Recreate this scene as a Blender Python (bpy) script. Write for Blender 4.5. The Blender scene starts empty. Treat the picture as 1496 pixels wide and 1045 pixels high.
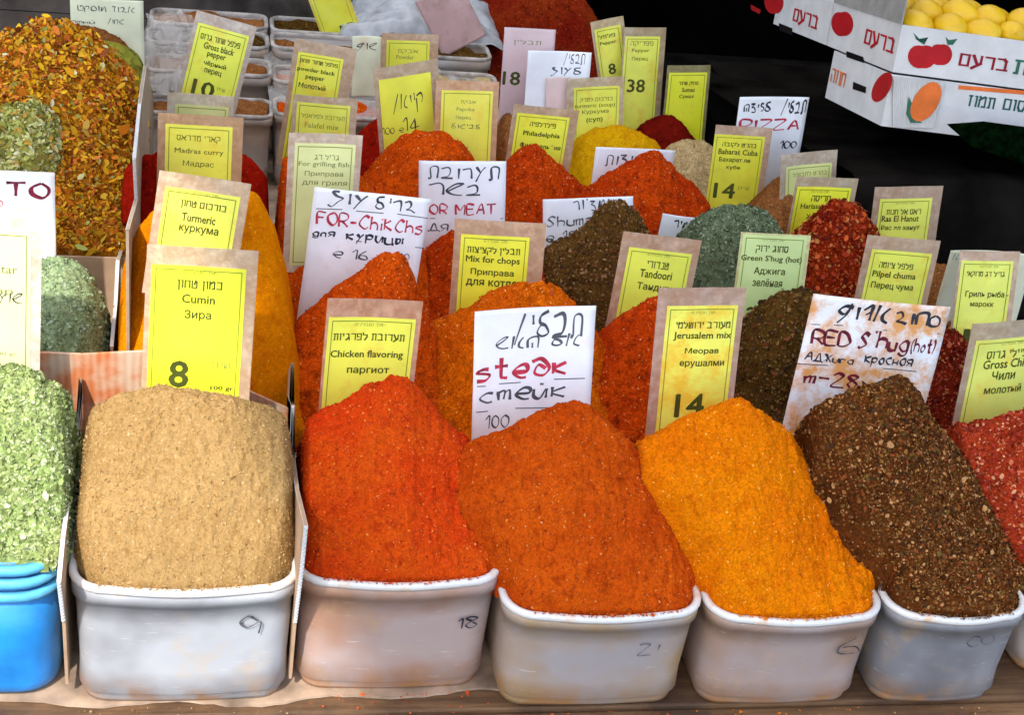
import bpy, math, random
import numpy as np
from mathutils import Matrix, Vector
rng = np.random.default_rng(7); random.seed(7)
sc = bpy.context.scene
COL = sc.collection
R = math.radians

# ------------------------------------------------------------------ camera
CX, CY, F = 748.0, 522.5, 2327.0
_Y = np.array([318-CX, CY+860, -F]); _Y /= np.linalg.norm(_Y)
_Z = -np.array([200-CX, -(4600-CY), -F]); _Z -= _Y*(_Z@_Y); _Z /= np.linalg.norm(_Z)
_X = np.cross(_Y, _Z)
RW = np.array([_X, _Y, _Z])                 # world = RW @ camera axes
CAM = np.array([0.1408, -1.6127, 1.4532])
cd = bpy.data.cameras.new('camera'); cam = bpy.data.objects.new('camera', cd); COL.objects.link(cam)
cd.sensor_width = 36; cd.lens = 36*F/1496; cd.clip_start = .05; cd.clip_end = 200
M4 = Matrix([list(RW[0])+[CAM[0]], list(RW[1])+[CAM[1]], list(RW[2])+[CAM[2]], [0, 0, 0, 1]])
cam.matrix_world = M4
sc.camera = cam

# ------------------------------------------------------------------ sky, sun, exposure
SUN = Vector((-.42, -.72, .95)).normalized()          # towards the sun
elev = math.asin(SUN.z); az = math.atan2(SUN.x, SUN.y)
w = bpy.data.worlds.new('World'); sc.world = w; w.use_nodes = True
nt = w.node_tree; bg = nt.nodes['Background']
sky = nt.nodes.new('ShaderNodeTexSky'); sky.sky_type = 'NISHITA'; sky.sun_disc = False
sky.sun_elevation = elev; sky.sun_rotation = az; sky.dust_density = 1.5; sky.air_density = 1.0
nt.links.new(sky.outputs[0], bg.inputs[0]); bg.inputs[1].default_value = .15
sl = bpy.data.lights.new('sun', 'SUN'); sl.energy = 2.0; sl.angle = R(1.5); sl.color = (1, .95, .86)
so = bpy.data.objects.new('sun', sl); COL.objects.link(so); so.rotation_euler = SUN.to_track_quat('Z', 'Y').to_euler()
sc.view_settings.view_transform = 'Standard'; sc.view_settings.look = 'None'
sc.view_settings.exposure = 1.37; sc.view_settings.gamma = 1
sc.cycles.max_bounces = 6; sc.cycles.transparent_max_bounces = 8

# ------------------------------------------------------------------ helpers
def ray(px, py): return RW @ np.array([px-CX, CY-py, -F])
def onY(px, py, y):
    d = ray(px, py); return CAM + d*((y-CAM[1])/d[1])
def onX(px, py, x):
    d = ray(px, py); return CAM + d*((x-CAM[0])/d[0])
def onZ(px, py, z):
    d = ray(px, py); return CAM + d*((z-CAM[2])/d[2])
def onP(px, py, o, n):
    d = ray(px, py); return CAM + d*(((o-CAM)@n)/(d@n))

def mesh(verts, faces, smooth=False, face_attr=None):
    me = bpy.data.meshes.new('m')
    if isinstance(faces, np.ndarray):
        n, k = faces.shape
        me.vertices.add(len(verts)); me.vertices.foreach_set('co', np.asarray(verts, np.float32).ravel())
        me.loops.add(n*k); me.loops.foreach_set('vertex_index', faces.astype(np.int32).ravel())
        me.polygons.add(n); me.polygons.foreach_set('loop_start', np.arange(0, n*k, k, dtype=np.int32))
        me.update(calc_edges=True)
    else:
        me.from_pydata([tuple(v) for v in verts], [], faces)
    if smooth: me.polygons.foreach_set('use_smooth', [True]*len(me.polygons))
    if face_attr is not None:
        a = me.attributes.new('tint', 'FLOAT', 'FACE'); a.data.foreach_set('value', np.asarray(face_attr, np.float32))
    me.update()
    return me
def link(name, me, mat, parent=None, loc=None, mw=None):
    me.name = name
    o = bpy.data.objects.new(name, me); COL.objects.link(o)
    if mat is not None: me.materials.append(mat)
    if parent is not None: o.parent = parent
    if loc is not None: o.location = loc
    if mw is not None: o.matrix_world = mw
    return o
def empty(name, loc=(0, 0, 0), mw=None):
    o = bpy.data.objects.new(name, None); COL.objects.link(o); o.empty_display_size = .05
    if mw is not None: o.matrix_world = mw
    else: o.location = loc
    return o
def tag(o, label, cat, group=None):
    o['label'] = label; o['category'] = cat
    if group: o['group'] = group
    return o
class MB:
    def __init__(s): s.v = []; s.f = []
    def add(s, v, f):
        k = len(s.v); s.v += [tuple(p) for p in v]; s.f += [tuple(i+k for i in q) for q in f]
    def box(s, x0, x1, y0, y1, z0, z1):
        s.add([(x0,y0,z0),(x1,y0,z0),(x1,y1,z0),(x0,y1,z0),(x0,y0,z1),(x1,y0,z1),(x1,y1,z1),(x0,y1,z1)],
              [(0,3,2,1),(4,5,6,7),(0,1,5,4),(1,2,6,5),(2,3,7,6),(3,0,4,7)])
    def prism(s, poly, a, b):            # poly: 3-D points, extruded from +a to +b (vectors)
        n = len(poly); a = np.asarray(a); b = np.asarray(b)
        s.add([np.asarray(p)+a for p in poly]+[np.asarray(p)+b for p in poly],
              [tuple(range(n))[::-1], tuple(range(n, 2*n))]+[(i, (i+1) % n, n+(i+1) % n, n+i) for i in range(n)])
    def loft(s, rings, close0=False, close1=False):
        n = len(rings[0]); k = len(s.v)
        for r in rings: s.v += [tuple(p) for p in r]
        for j in range(len(rings)-1):
            for i in range(n):
                s.f.append((k+j*n+i, k+j*n+(i+1) % n, k+(j+1)*n+(i+1) % n, k+(j+1)*n+i))
        if close0: s.f.append(tuple(k+i for i in range(n))[::-1])
        if close1: s.f.append(tuple(k+(len(rings)-1)*n+i for i in range(n)))
    def me(s, smooth=False): return mesh(s.v, s.f, smooth)
    def link(s, name, mat, parent=None, smooth=False, **k): return link(name, s.me(smooth), mat, parent, **k)
def bevel(o, wd=.0015, seg=2):
    m = o.modifiers.new('b', 'BEVEL'); m.width = wd; m.segments = seg; m.limit_method = 'ANGLE'; m.angle_limit = R(40)
    return o
def vnoise(x, y, scale, seed):
    g = np.random.default_rng(seed).random((256, 256)).astype(np.float64)
    X = x*scale+1000.3; Y = y*scale+1000.7
    i = np.floor(X).astype(int); j = np.floor(Y).astype(int); u = X-i; v = Y-j
    u = u*u*(3-2*u); v = v*v*(3-2*v)
    a = g[i % 256, j % 256]; b = g[(i+1) % 256, j % 256]; c = g[i % 256, (j+1) % 256]; d = g[(i+1) % 256, (j+1) % 256]
    return (a*(1-u)+b*u)*(1-v)+(c*(1-u)+d*u)*v-.5

# ------------------------------------------------------------------ materials
def newmat(name):
    m = bpy.data.materials.new(name); m.use_nodes = True
    t = m.node_tree; b = t.nodes['Principled BSDF']; return m, t, b
def N(t, kind, **kw):
    n = t.nodes.new(kind)
    for k, v in kw.items():
        if k in n.inputs: n.inputs[k].default_value = v
        else: setattr(n, k, v)
    return n
def c4(c): return (c[0], c[1], c[2], 1)
def noise(t, co, scale, detail=3, rough=.55):
    n = N(t, 'ShaderNodeTexNoise'); n.inputs['Scale'].default_value = scale
    n.inputs['Detail'].default_value = detail; n.inputs['Roughness'].default_value = rough
    t.links.new(co, n.inputs['Vector']); return n.outputs['Fac']
def ramp(t, fac, lo, hi):
    n = N(t, 'ShaderNodeMapRange'); n.inputs['From Min'].default_value = lo; n.inputs['From Max'].default_value = hi
    t.links.new(fac, n.inputs['Value']); return n.outputs['Result']
def mix(t, fac, a, b, mode='MIX'):
    n = N(t, 'ShaderNodeMix', data_type='RGBA', blend_type=mode)
    for s, v in ((0, fac), (6, a), (7, b)):
        if isinstance(v, (int, float)): n.inputs[s].default_value = v
        elif isinstance(v, tuple): n.inputs[s].default_value = c4(v)
        else: t.links.new(v, n.inputs[s])
    return n.outputs[2]
def bump(t, b, h, strength, dist):
    n = N(t, 'ShaderNodeBump'); n.inputs['Strength'].default_value = strength; n.inputs['Distance'].default_value = dist
    t.links.new(h, n.inputs['Height']); t.links.new(n.outputs[0], b.inputs['Normal'])
def objco(t): return N(t, 'ShaderNodeTexCoord').outputs['Object']

def powder(name, c1, c2, dark, fleck, fleck_amt=.03, grain=420, big=9, var=.35):
    m, t, b = newmat(name); co = objco(t)
    c = mix(t, ramp(t, noise(t, co, big, 4), .38, .62), c1, c2)
    c = mix(t, ramp(t, noise(t, co, 70, 4, .65), .5, .72), c, dark)
    v = N(t, 'ShaderNodeTexVoronoi'); v.inputs['Scale'].default_value = grain; t.links.new(co, v.inputs['Vector'])
    sep = N(t, 'ShaderNodeSeparateColor'); t.links.new(v.outputs['Color'], sep.inputs[0])
    g = N(t, 'ShaderNodeMapRange'); g.inputs['To Min'].default_value = 1-var; g.inputs['To Max'].default_value = 1+var
    t.links.new(sep.outputs[0], g.inputs['Value'])
    mul = N(t, 'ShaderNodeVectorMath', operation='SCALE'); t.links.new(c, mul.inputs[0]); t.links.new(g.outputs[0], mul.inputs['Scale'])
    fl = N(t, 'ShaderNodeMath', operation='GREATER_THAN'); fl.inputs[1].default_value = 1-fleck_amt
    t.links.new(sep.outputs[1], fl.inputs[0])
    f2 = N(t, 'ShaderNodeMath', operation='MULTIPLY'); f2.inputs[1].default_value = .7; t.links.new(fl.outputs[0], f2.inputs[0])
    c = mix(t, f2.outputs[0], mul.outputs[0], fleck)
    t.links.new(c, b.inputs['Base Color']); b.inputs['Roughness'].default_value = 1; b.inputs['Specular IOR Level'].default_value = .0
    bump(t, b, noise(t, co, 420, 3, .7), .75, .0013)
    return m
def flakes_mat(name, cols, rough=.65):
    m, t, b = newmat(name)
    a = N(t, 'ShaderNodeAttribute', attribute_name='tint', attribute_type='GEOMETRY')
    r = N(t, 'ShaderNodeValToRGB'); r.color_ramp.interpolation = 'CONSTANT'
    e = r.color_ramp.elements
    while len(e) < len(cols): e.new(.5)
    for i, c in enumerate(cols): e[i].position = i/len(cols); e[i].color = c4(c)
    t.links.new(a.outputs['Fac'], r.inputs[0]); t.links.new(r.outputs[0], b.inputs['Base Color'])
    b.inputs['Roughness'].default_value = rough; b.inputs['Specular IOR Level'].default_value = .16
    return m
def plain(name, c, rough=.6, spec=.4, var=.12, scale=25, bmp=0, bscale=200, metal=0, coat=0):
    m, t, b = newmat(name); co = objco(t)
    d = tuple(max(0, x*(1-var*2)) for x in c); l = tuple(min(1, x*(1+var)) for x in c)
    t.links.new(mix(t, ramp(t, noise(t, co, scale, 5), .3, .7), d, l), b.inputs['Base Color'])
    b.inputs['Roughness'].default_value = rough; b.inputs['Specular IOR Level'].default_value = spec
    b.inputs['Metallic'].default_value = metal; b.inputs['Coat Weight'].default_value = coat
    if bmp: bump(t, b, noise(t, co, bscale, 4), .6, bmp)
    return m
_mc = {}
def paper(kind, c, stain=(.75, .22, .02), amt=.35):
    key = (kind, c, stain, amt)
    if key in _mc: return _mc[key]
    m, t, b = newmat(kind+'_paper'); co = N(t, 'ShaderNodeTexCoord').outputs['Object']
    inf = N(t, 'ShaderNodeObjectInfo'); ad = N(t, 'ShaderNodeVectorMath', operation='ADD'); t.links.new(co, ad.inputs[0])
    sc_ = N(t, 'ShaderNodeVectorMath', operation='SCALE'); sc_.inputs[0].default_value = (37, 11, 23); t.links.new(inf.outputs['Random'], sc_.inputs['Scale'])
    t.links.new(sc_.outputs[0], ad.inputs[1]); co = ad.outputs[0]
    base = mix(t, ramp(t, noise(t, co, 14, 4), .3, .7), tuple(x*.86 for x in c), tuple(min(1, x*1.04) for x in c))
    s = N(t, 'ShaderNodeMath', operation='MULTIPLY'); s.inputs[1].default_value = amt
    t.links.new(ramp(t, noise(t, co, 20, 5, .7), .62-.24*amt, .76-.20*amt), s.inputs[0])
    t.links.new(mix(t, s.outputs[0], base, stain), b.inputs['Base Color'])
    b.inputs['Roughness'].default_value = .45; b.inputs['Coat Weight'].default_value = .5 if kind == 'yellow' else 0.05; b.inputs['Coat Roughness'].default_value = .22
    bump(t, b, noise(t, co, 18, 2), .25, .004)
    _mc[key] = m; return m
def sleeve(c=(.50, .43, .34)):
    key = ('sleeve', c)
    if key in _mc: return _mc[key]
    m, t, b = newmat('laminate'); co = N(t, 'ShaderNodeTexCoord').outputs['Object']
    c = (min(1, c[0]*1.14), c[1]*.99, c[2]*.84)
    base = mix(t, ramp(t, noise(t, co, 28, 5, .65), .35, .7), c, (c[0]*.85, c[1]*.62, c[2]*.45))
    base = mix(t, ramp(t, noise(t, co, 60, 4, .7), .45, .75), base, tuple(min(1, q*1.35) for q in c))
    t.links.new(base, b.inputs['Base Color']); b.inputs['Roughness'].default_value = .3
    b.inputs['Coat Weight'].default_value = .7; b.inputs['Coat Roughness'].default_value = .18
    b.inputs['Alpha'].default_value = .8
    bump(t, b, noise(t, co, 30, 3), .6, .006)
    _mc[key] = m; return m
INK = plain('printed_ink', (.07, .085, .012), .6, .2, .2)
INKG = plain('border_ink', (.22, .26, .03), .6, .2, .2)
INKL = plain('faded_ink', (.20, .23, .05), .6, .2, .2)
PEN = plain('black_marker', (.028, .030, .045), .5, .3, .3)
PENG = plain('grey_marker', (.09, .10, .115), .5, .3, .4)
RED = plain('red_marker', (.55, .035, .07), .5, .3, .35, 120)
MAROON = plain('maroon_marker', (.16, .008, .03), .5, .3, .4, 120)
CARD = plain('cardboard', (.50, .33, .21), .85, .1, .12, 18, .0006, 90)
CARDW = plain('white_carton', (.62, .61, .60), .7, .2, .06, 18, .0004, 60)
DARKM = plain('black_cloth', (.0100, .0085, .0070), 1, .0, .45, 5, .002, 60)
WOOD, t_, b_ = newmat('worn_wood'); co = objco(t_); mp_ = N(t_, 'ShaderNodeMapping'); mp_.inputs['Scale'].default_value = (.06, 1, 1); t_.links.new(co, mp_.inputs[0])
gr_ = noise(t_, mp_.outputs[0], 110, 5, .7)
wc_ = mix(t_, ramp(t_, gr_, .35, .65), (.20, .105, .045), (.085, .040, .016)); wc_ = mix(t_, ramp(t_, noise(t_, co, 7, 5, .65), .45, .68), wc_, (.055, .028, .014))
t_.links.new(wc_, b_.inputs['Base Color']); b_.inputs['Roughness'].default_value = .75; bump(t_, b_, gr_, .7, .0015)

# ------------------------------------------------------------------ the setting
g = MB(); g.box(-30, 30, -30, 30, -.86, -.85)
o = g.link('ground', plain('dark_floor', (.012, .011, .010), 1, .0, .3, 6, .003, 40)); o['kind'] = 'structure'
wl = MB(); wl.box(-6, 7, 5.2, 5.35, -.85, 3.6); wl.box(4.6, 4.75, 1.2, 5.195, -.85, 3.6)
o = wl.link('shop_wall', plain('shade_black_wall', (.0015, .0014, .0013), 1, .0, .3, 4)); o['kind'] = 'structure'  # near-black colour stands in for the deep shade inside the shop
# awning over the stall: its edge leaves the left front corner in the sun
aw_m, t_, b_ = newmat('awning_canvas')
tr = N(t_, 'ShaderNodeBsdfTranslucent'); tr.inputs[0].default_value = (.86, .85, .83, 1)
mx = N(t_, 'ShaderNodeMixShader'); mx.inputs[0].default_value = .84
b_.inputs['Base Color'].default_value = (.7, .7, .68, 1); b_.inputs['Roughness'].default_value = .9
t_.links.new(b_.outputs[0], mx.inputs[1]); t_.links.new(tr.outputs[0], mx.inputs[2])
t_.links.new(mx.outputs[0], t_.nodes['Material Output'].inputs['Surface'])
zA = 2.6; k = (zA-.3)/SUN.z
ex = .245+SUN.x*k; ey = .66+SUN.y*k
yfA = -2.05
poly = [(ex, yfA, 0), (3.4, yfA, 0), (3.4, 5.1, 0), (-3.0, 5.1, 0), (-3.0, ey, 0), (ex, ey, 0)]
aw = empty('awning', (0, 0, zA)); tag(aw, 'pale canvas awning stretched above the spice stall', 'awning')
a = MB(); a.prism(poly, (0, 0, 0), (0, 0, .006)); a.link('canvas', aw_m, aw)
for (x, y) in ((-2.9, 5.0), (3.3, 5.0), (3.3, yfA+.1)):
    p = MB(); p.box(x-.02, x+.02, y-.02, y+.02, -zA-.85, -.002); p.link('pole', plain('pole_metal', (.4, .4, .4), .4), aw)

# the wooden table
tb = empty('wooden_table', (0, 0, -.85)); tag(tb, 'long brown wooden table carrying all the spice tubs', 'table')
ys = [-.115, -.034, .22, .52, .82, 1.12, 1.42, 1.72, 2.02, 2.32, 2.62, 2.9]
for i in range(len(ys)-1):
    x1 = 1.72 if ys[i] < .9 else 1.30
    p = MB(); p.box(-1.2, x1, ys[i]+.002, ys[i+1]-.002, .81, .843 if i else .838)
    bevel(p.link('plank', WOOD, tb), .003)
for x in (-1.1, 1.2):
    for y in (.0, 2.7):
        p = MB(); p.box(x-.03, x+.03, y-.03, y+.03, 0, .808); p.link('leg', WOOD, tb)
p = MB(); p.box(-1.2, 1.72, -.135, -.116, .72, .846); p.link('apron', WOOD, tb)
# cardboard liner with a torn front edge
xs = np.linspace(-.6, .62, 80); pl = []
for x in xs: pl.append((x, -.012-.006*math.sin(x*9)-.006*math.sin(x*31+1)+.004*random.random(), 0))
m = MB(); m.prism(pl+[(.62, 2.0, 0), (-.6, 2.0, 0)], (0, 0, -.0055), (0, 0, -.0015))
tag(m.link('cardboard_liner', plain('liner', (.42, .30, .21), .85, .1, .35, 12)), 'thin stained cardboard sheet laid on the table under the left tubs', 'cardboard')

# ------------------------------------------------------------------ tubs
def rrect(x0, x1, y0, y1, r, z, n=6, bow=0):
    pts = []
    for cx, cy, a0 in ((x1-r, y0+r, -90), (x1-r, y1-r, 0), (x0+r, y1-r, 90), (x0+r, y0+r, 180)):
        for i in range(n+1):
            a = R(a0+90*i/n); pts.append([cx+r*math.cos(a), cy+r*math.sin(a), z])
        if a0 == 180:
            for i in range(1, 9):
                u = i/9; x = x0+r+(x1-x0-2*r)*u; pts.append([x, y0-bow*math.sin(math.pi*u), z])
    return [tuple(p) for p in pts]
def plastic(name, c, tint, amt=.85, rough=.24):
    m, t, b = newmat(name); co = objco(t)
    inf = N(t, 'ShaderNodeObjectInfo'); ad = N(t, 'ShaderNodeVectorMath', operation='ADD'); of = N(t, 'ShaderNodeVectorMath', operation='SCALE')
    of.inputs[0].default_value = (31, 17, 5); t.links.new(inf.outputs['Random'], of.inputs['Scale']); t.links.new(co, ad.inputs[0]); t.links.new(of.outputs[0], ad.inputs[1]); cr = ad.outputs[0]
    base = mix(t, ramp(t, noise(t, cr, 7, 3), .38, .60), tuple(min(1, q*1.18) for q in c), tuple(a*(1-amt)+b_*amt for a, b_ in zip(c, tint)))
    st = N(t, 'ShaderNodeMath', operation='MULTIPLY'); st.inputs[1].default_value = .6; t.links.new(ramp(t, noise(t, cr, 13, 5, .7), .55, .72), st.inputs[0])
    base = mix(t, st.outputs[0], base, tuple(a*.5+b_*.5 for a, b_ in zip(c, (.70, .40, .10))))
    sx = N(t, 'ShaderNodeSeparateXYZ'); t.links.new(co, sx.inputs[0])
    lo = ramp(t, sx.outputs['Z'], .050, .0); ml = N(t, 'ShaderNodeMath', operation='MULTIPLY'); t.links.new(lo, ml.inputs[0]); t.links.new(ramp(t, noise(t, cr, 20, 4, .6), .42, .62), ml.inputs[1])
    base = mix(t, ml.outputs[0], base, (.42, .20, .07))
    # scuffs: thin, mostly level scratches
    mp = N(t, 'ShaderNodeMapping'); mp.inputs['Scale'].default_value = (.35, .35, 3.5); mp.inputs['Rotation'].default_value = (0, .35, 0); t.links.new(cr, mp.inputs[0])
    sc1 = noise(t, mp.outputs[0], 60, 4, .7); ms = N(t, 'ShaderNodeMath', operation='MULTIPLY'); ms.inputs[1].default_value = .55; t.links.new(ramp(t, sc1, .64, .74), ms.inputs[0])
    base = mix(t, ms.outputs[0], base, (.74, .73, .72))
    t.links.new(base, b.inputs['Base Color']); t.links.new(ramp(t, noise(t, cr, 30, 4), -.6, 1.6), b.inputs['Roughness'])
    b.inputs['Specular IOR Level'].default_value = .5
    b.inputs['Subsurface Weight'].default_value = .15; b.inputs['Subsurface Radius'].default_value = (1, .9, .8); b.inputs['Subsurface Scale'].default_value = .008
    bump(t, b, noise(t, cr, 9, 3), .4, .008)
    return m
RIM, t_, b_ = newmat('rim_plastic'); co = objco(t_)
t_.links.new(mix(t_, ramp(t_, noise(t_, co, 26, 5, .7), .54, .72), (.70, .69, .67), (.72, .42, .20)), b_.inputs['Base Color']); b_.inputs['Roughness'].default_value = .35
def tub(x0, x1, y0, y1, h, mat, label, group=None, z0=0, taper=.006, r=.036, rim=RIM, rimr=.0040, bow=.009, detail=True):
    cx = (x0+x1)/2; t = empty('plastic_tub', (cx, y0, z0)); tag(t, label, 'tub', group)
    X0, X1, Y1 = x0-cx, x1-cx, y1-y0; m = MB(); T = taper
    rg = [rrect(X0+T+.004, X1-T-.004, T+.005, Y1-T-.005, r*.85, 0, bow=bow*.3), rrect(X0+T+.002, X1-T-.002, T+.002, Y1-T-.002, r, .007, bow=bow*.6),
          rrect(X0+T, X1-T, T, Y1-T, r, .017, bow=bow*.6), rrect(X0+T-.0025, X1-T+.0025, T-.0025, Y1-T+.0025, r, .0195, bow=bow*.6)]
    for q in (.3, .5, .7, .87): rg.append(rrect(X0+T*(1-q), X1-T*(1-q), T*(1-q), Y1-T*(1-q), r*1.05, h*q, bow=bow*(.6+.4*q)))
    s = .004
    rg += [rrect(X0+T*.1-s, X1-T*.1+s, T*.1-s, Y1-T*.1+s, r*1.1, h*.875, bow=bow), rrect(X0-s, X1+s, -s, Y1+s, r*1.15, h-.004, bow=bow),
           rrect(X0+.002, X1-.002, .002, Y1-.002, r*1.1, h-.004, bow=bow), rrect(X0+T+.003, X1-T-.003, T+.003, Y1-T-.003, r, .01, bow=bow*.6)]
    m.loft(rg, True, True); m.link('body', mat, t, True)
    m = MB(); q = rimr
    prof = [(-.003, h-.006), (q*1.25, h-.006), (q*1.7, h-.002), (q*1.6, h+q*.5), (q*.9, h+q), (-.001, h+q), (-.004, h+q*.4)]
    rings = [rrect(X0-a, X1+a, -a, Y1+a, r*1.15+a, z, bow=bow) for a, z in prof]; rings.append(rings[0])
    m.loft(rings); m.link('rim', rim, t, True)
    return t
front = []
specs = [ # px left,right bottom, y bottom ; label ; tint
 (115, 412, 1020, .192, (.37, .38, .40), (.27, .27, .29), 'clean white tub full of cumin between two cardboard dividers'),
 (427, 690, 1002, .187, (.36, .28, .26), (.40, .21, .13), 'brownish milky tub marked 18 holding red orange chicken spice'),
 (717, 984, 1026, .163, (.31, .275, .275), (.38, .24, .10), 'grey milky tub below the steak spice, third white-rimmed tub'),
 (997, 1240, 1024, .158, (.32, .255, .24), (.33, .20, .13), 'pinkish grey tub below the bright orange Jerusalem mix'),
 (1252, 1448, 1022, .160, (.21, .21, .225), (.15, .15, .165), 'blue grey tub with a yellow smear below dark brown flakes'),
 (1478, 1700, 1000, .160, (.45, .43, .42), (.4, .3, .25), 'tub at the right edge of the photo below red chili flakes')]
F0 = []
for i, (pa, pb, py, h, c, tint, lab) in enumerate(specs):
    A = onZ(pa, py, 0); B = onZ(pb, py, 0)
    y0 = min(A[1], B[1])+(-.010 if i != 5 else .02); oa, ob = ((-.004, .009), (.0, .017), (.004, .010), (.013, .011), (.014, .010), (.014, .0))[i]; x0, x1 = A[0]+oa, B[0]+ob
    F0.append((x0, x1, y0, h))
    tb_ = tub(x0, x1, y0, y0+.30, h, plastic('tub_plastic', c, tint), lab, 'white-rimmed tubs in the front row')
    front.append(tb_)

# ------------------------------------------------------------------ spice heaps
def smooth_interp(x, xs, zs):
    o_ = np.argsort(xs); xs = np.asarray(xs)[o_]; zs = np.asarray(zs)[o_]
    acc = 0; wd = .006
    for d in (-1.5, -1, -.5, 0, .5, 1, 1.5): acc = acc+np.interp(x+d*wd, xs, zs)
    return acc/7
def heap(label, prof, y0, depth, zb, mat, step=.0025, seed=1, lump=1.0, yr=None, flakes=None, group=None, xpad=.0, corner=.03, x0=None, x1=None, e=.16, bulge=.07, fine=1.0, fs=.55, pw=1.0, tails=True, own=None, edge=.010):
    yr = y0+depth*fs if yr is None else yr
    P = np.array([onY(a, b, yr) for a, b in prof]); xs, zs = P[:, 0], P[:, 2]
    if tails: xs = np.r_[xs[0]-.08, xs, xs[-1]+.08]; zs = np.r_[zs[0]-.09, zs, zs[-1]-.09]
    X0 = P[:, 0].min()-xpad if x0 is None else x0; X1 = P[:, 0].max()+xpad if x1 is None else x1
    y1 = y0+depth; cx, cy = (X0+X1)/2, y0
    nx = int((X1-X0)/step)+1; ny = int(depth/step)+1
    gx, gy = np.meshgrid(np.linspace(X0, X1, nx), np.linspace(y0, y1, ny))
    zr = smooth_interp(gx+.012*vnoise(gx, gy, 18, seed+5), xs, zs)
    yrr = yr+.03*vnoise(gx, gx*0, 9, seed+6)
    t = np.where(gy < yrr, (yrr-gy)/(yrr-y0), (gy-yrr)/(y1-yrr)); t = np.clip(t, 0, 1)
    gg = 1-(np.sqrt(t*t+e*e)-e)/(math.sqrt(1+e*e)-e); gg = gg**pw
    gg = gg*(1-bulge)+bulge
    z = zb+np.maximum(zr-zb, .004)*gg
    # rounded-corner distance to the footprint edge
    hx, hy = (X1-X0)/2, depth/2; qx = np.abs(gx-cx)-(hx-corner); qy = np.abs(gy-(y0+hy))-(hy-corner)
    d = corner-(np.hypot(np.maximum(qx, 0), np.maximum(qy, 0))+np.minimum(np.maximum(qx, qy), 0))
    if own is not None:
        cc_ = .045; ax = np.minimum(gx-own[0], own[1]-gx)+np.maximum(gy-y0-.045, 0)*1.3; ay = gy-y0
        dd = cc_-np.hypot(np.maximum(cc_-ax, 0), np.maximum(cc_-ay, 0)); dd = np.where((ax > cc_) | (ay > cc_), np.minimum(ax, ay), dd); d = np.where(ay < ax, np.minimum(d, dd), np.minimum(d, dd*.42))
    L = lump; wx = gx+.02*vnoise(gx, gy, 16, seed+20)
    z += L*(.010*vnoise(wx*3.2, gy, 13, seed+21)*np.clip(t*2.2, 0, 1)*np.clip((1-t)*3, 0, 1)+.004*vnoise(wx*4, gy, 40, seed+22))
    z += L*(.016*vnoise(gx, gy, 14, seed)+.008*vnoise(gx, gy, 38, seed+1)+.0045*vnoise(gx, gy, 90, seed+2)+.004*np.abs(vnoise(gx+.01*vnoise(gx, gy, 30, 5), gy, 55, seed+12)))
    pit = np.clip(vnoise(gx, gy, 120, seed+8)+vnoise(gx, gy, 61, seed+9)-.25, 0, 1)
    z += fine*(.0038*vnoise(gx, gy, 200, seed+3)+.0021*vnoise(gx, gy, 400, seed+4)+.0016*(rng.random(gx.shape)-.5))-L*.012*pit
    k = np.clip(d/edge, 0, 1); k = np.sqrt(k*(2-k)); z = (zb-.012)*(1-k)+z*k
    V = np.stack([gx-cx+fine*.0012*(rng.random(gx.shape)-.5), gy-cy+fine*.0012*(rng.random(gx.shape)-.5), z-zb+.012], -1).reshape(-1, 3)
    idx = np.arange(nx*ny).reshape(ny, nx)
    Fc = np.stack([idx[:-1, :-1], idx[:-1, 1:], idx[1:, 1:], idx[1:, :-1]], -1).reshape(-1, 4)
    dc = d[:-1, :-1].reshape(-1); keep = dc > -.001; Fc = Fc[keep]
    me = mesh(V, Fc, True)
    o = link('spice_heap', me, mat, loc=(cx, cy, zb-.012)); tag(o, label, 'spice heap', group)
    if flakes:
        for (cnt, size, asp, fm, lift, nm) in flakes:
            cand = np.where(dc[keep] > .0004)[0]; qa = Fc[cand]; ar = np.linalg.norm(np.cross(V[qa[:, 1]]-V[qa[:, 0]], V[qa[:, 3]]-V[qa[:, 0]]), axis=1); ar = np.minimum(ar, 6*np.median(ar)); ids = rng.choice(cand, cnt, replace=True, p=ar/ar.sum())
            q = Fc[ids]; c = V[q].mean(1); n = np.cross(V[q[:, 1]]-V[q[:, 0]], V[q[:, 3]]-V[q[:, 0]]); n /= np.linalg.norm(n, axis=1, keepdims=True)
            c = c+(rng.random(c.shape)-.5)*step
            n = n+rng.normal(0, .45, n.shape); n /= np.linalg.norm(n, axis=1, keepdims=True)
            a = rng.normal(0, 1, n.shape); a -= n*(a*n).sum(1, keepdims=True); a /= np.linalg.norm(a, axis=1, keepdims=True); b = np.cross(n, a)
            s = (size*np.exp(rng.normal(0, .38, len(ids))))[:, None]
            c = c+n*s*lift
            k_ = len(ids); vv = np.empty((k_, 6, 3)); bend = s*rng.normal(.12, .15, (k_, 1))
            vv[:, 0] = c-a*s*.5; vv[:, 1] = c-a*s*.12-b*s*asp*.5+n*bend; vv[:, 2] = c+a*s*.32-b*s*asp*.38+n*bend
            vv[:, 3] = c+a*s*.5+b*s*asp*.1; vv[:, 4] = c+a*s*.05+b*s*asp*.5-n*bend; vv[:, 5] = c-a*s*.35+b*s*asp*.35-n*bend*.5
            base = (np.arange(k_)*6)[:, None]
            ff = np.concatenate([base+np.array([0, 1, 2, 3]), base+np.array([0, 3, 4, 5])], 0)
            tint = rng.random(k_); ch = link(nm, mesh(vv.reshape(-1, 3), ff, False, np.concatenate([tint, tint])), fm, o); ch['kind'] = 'stuff'
    return o

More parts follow.
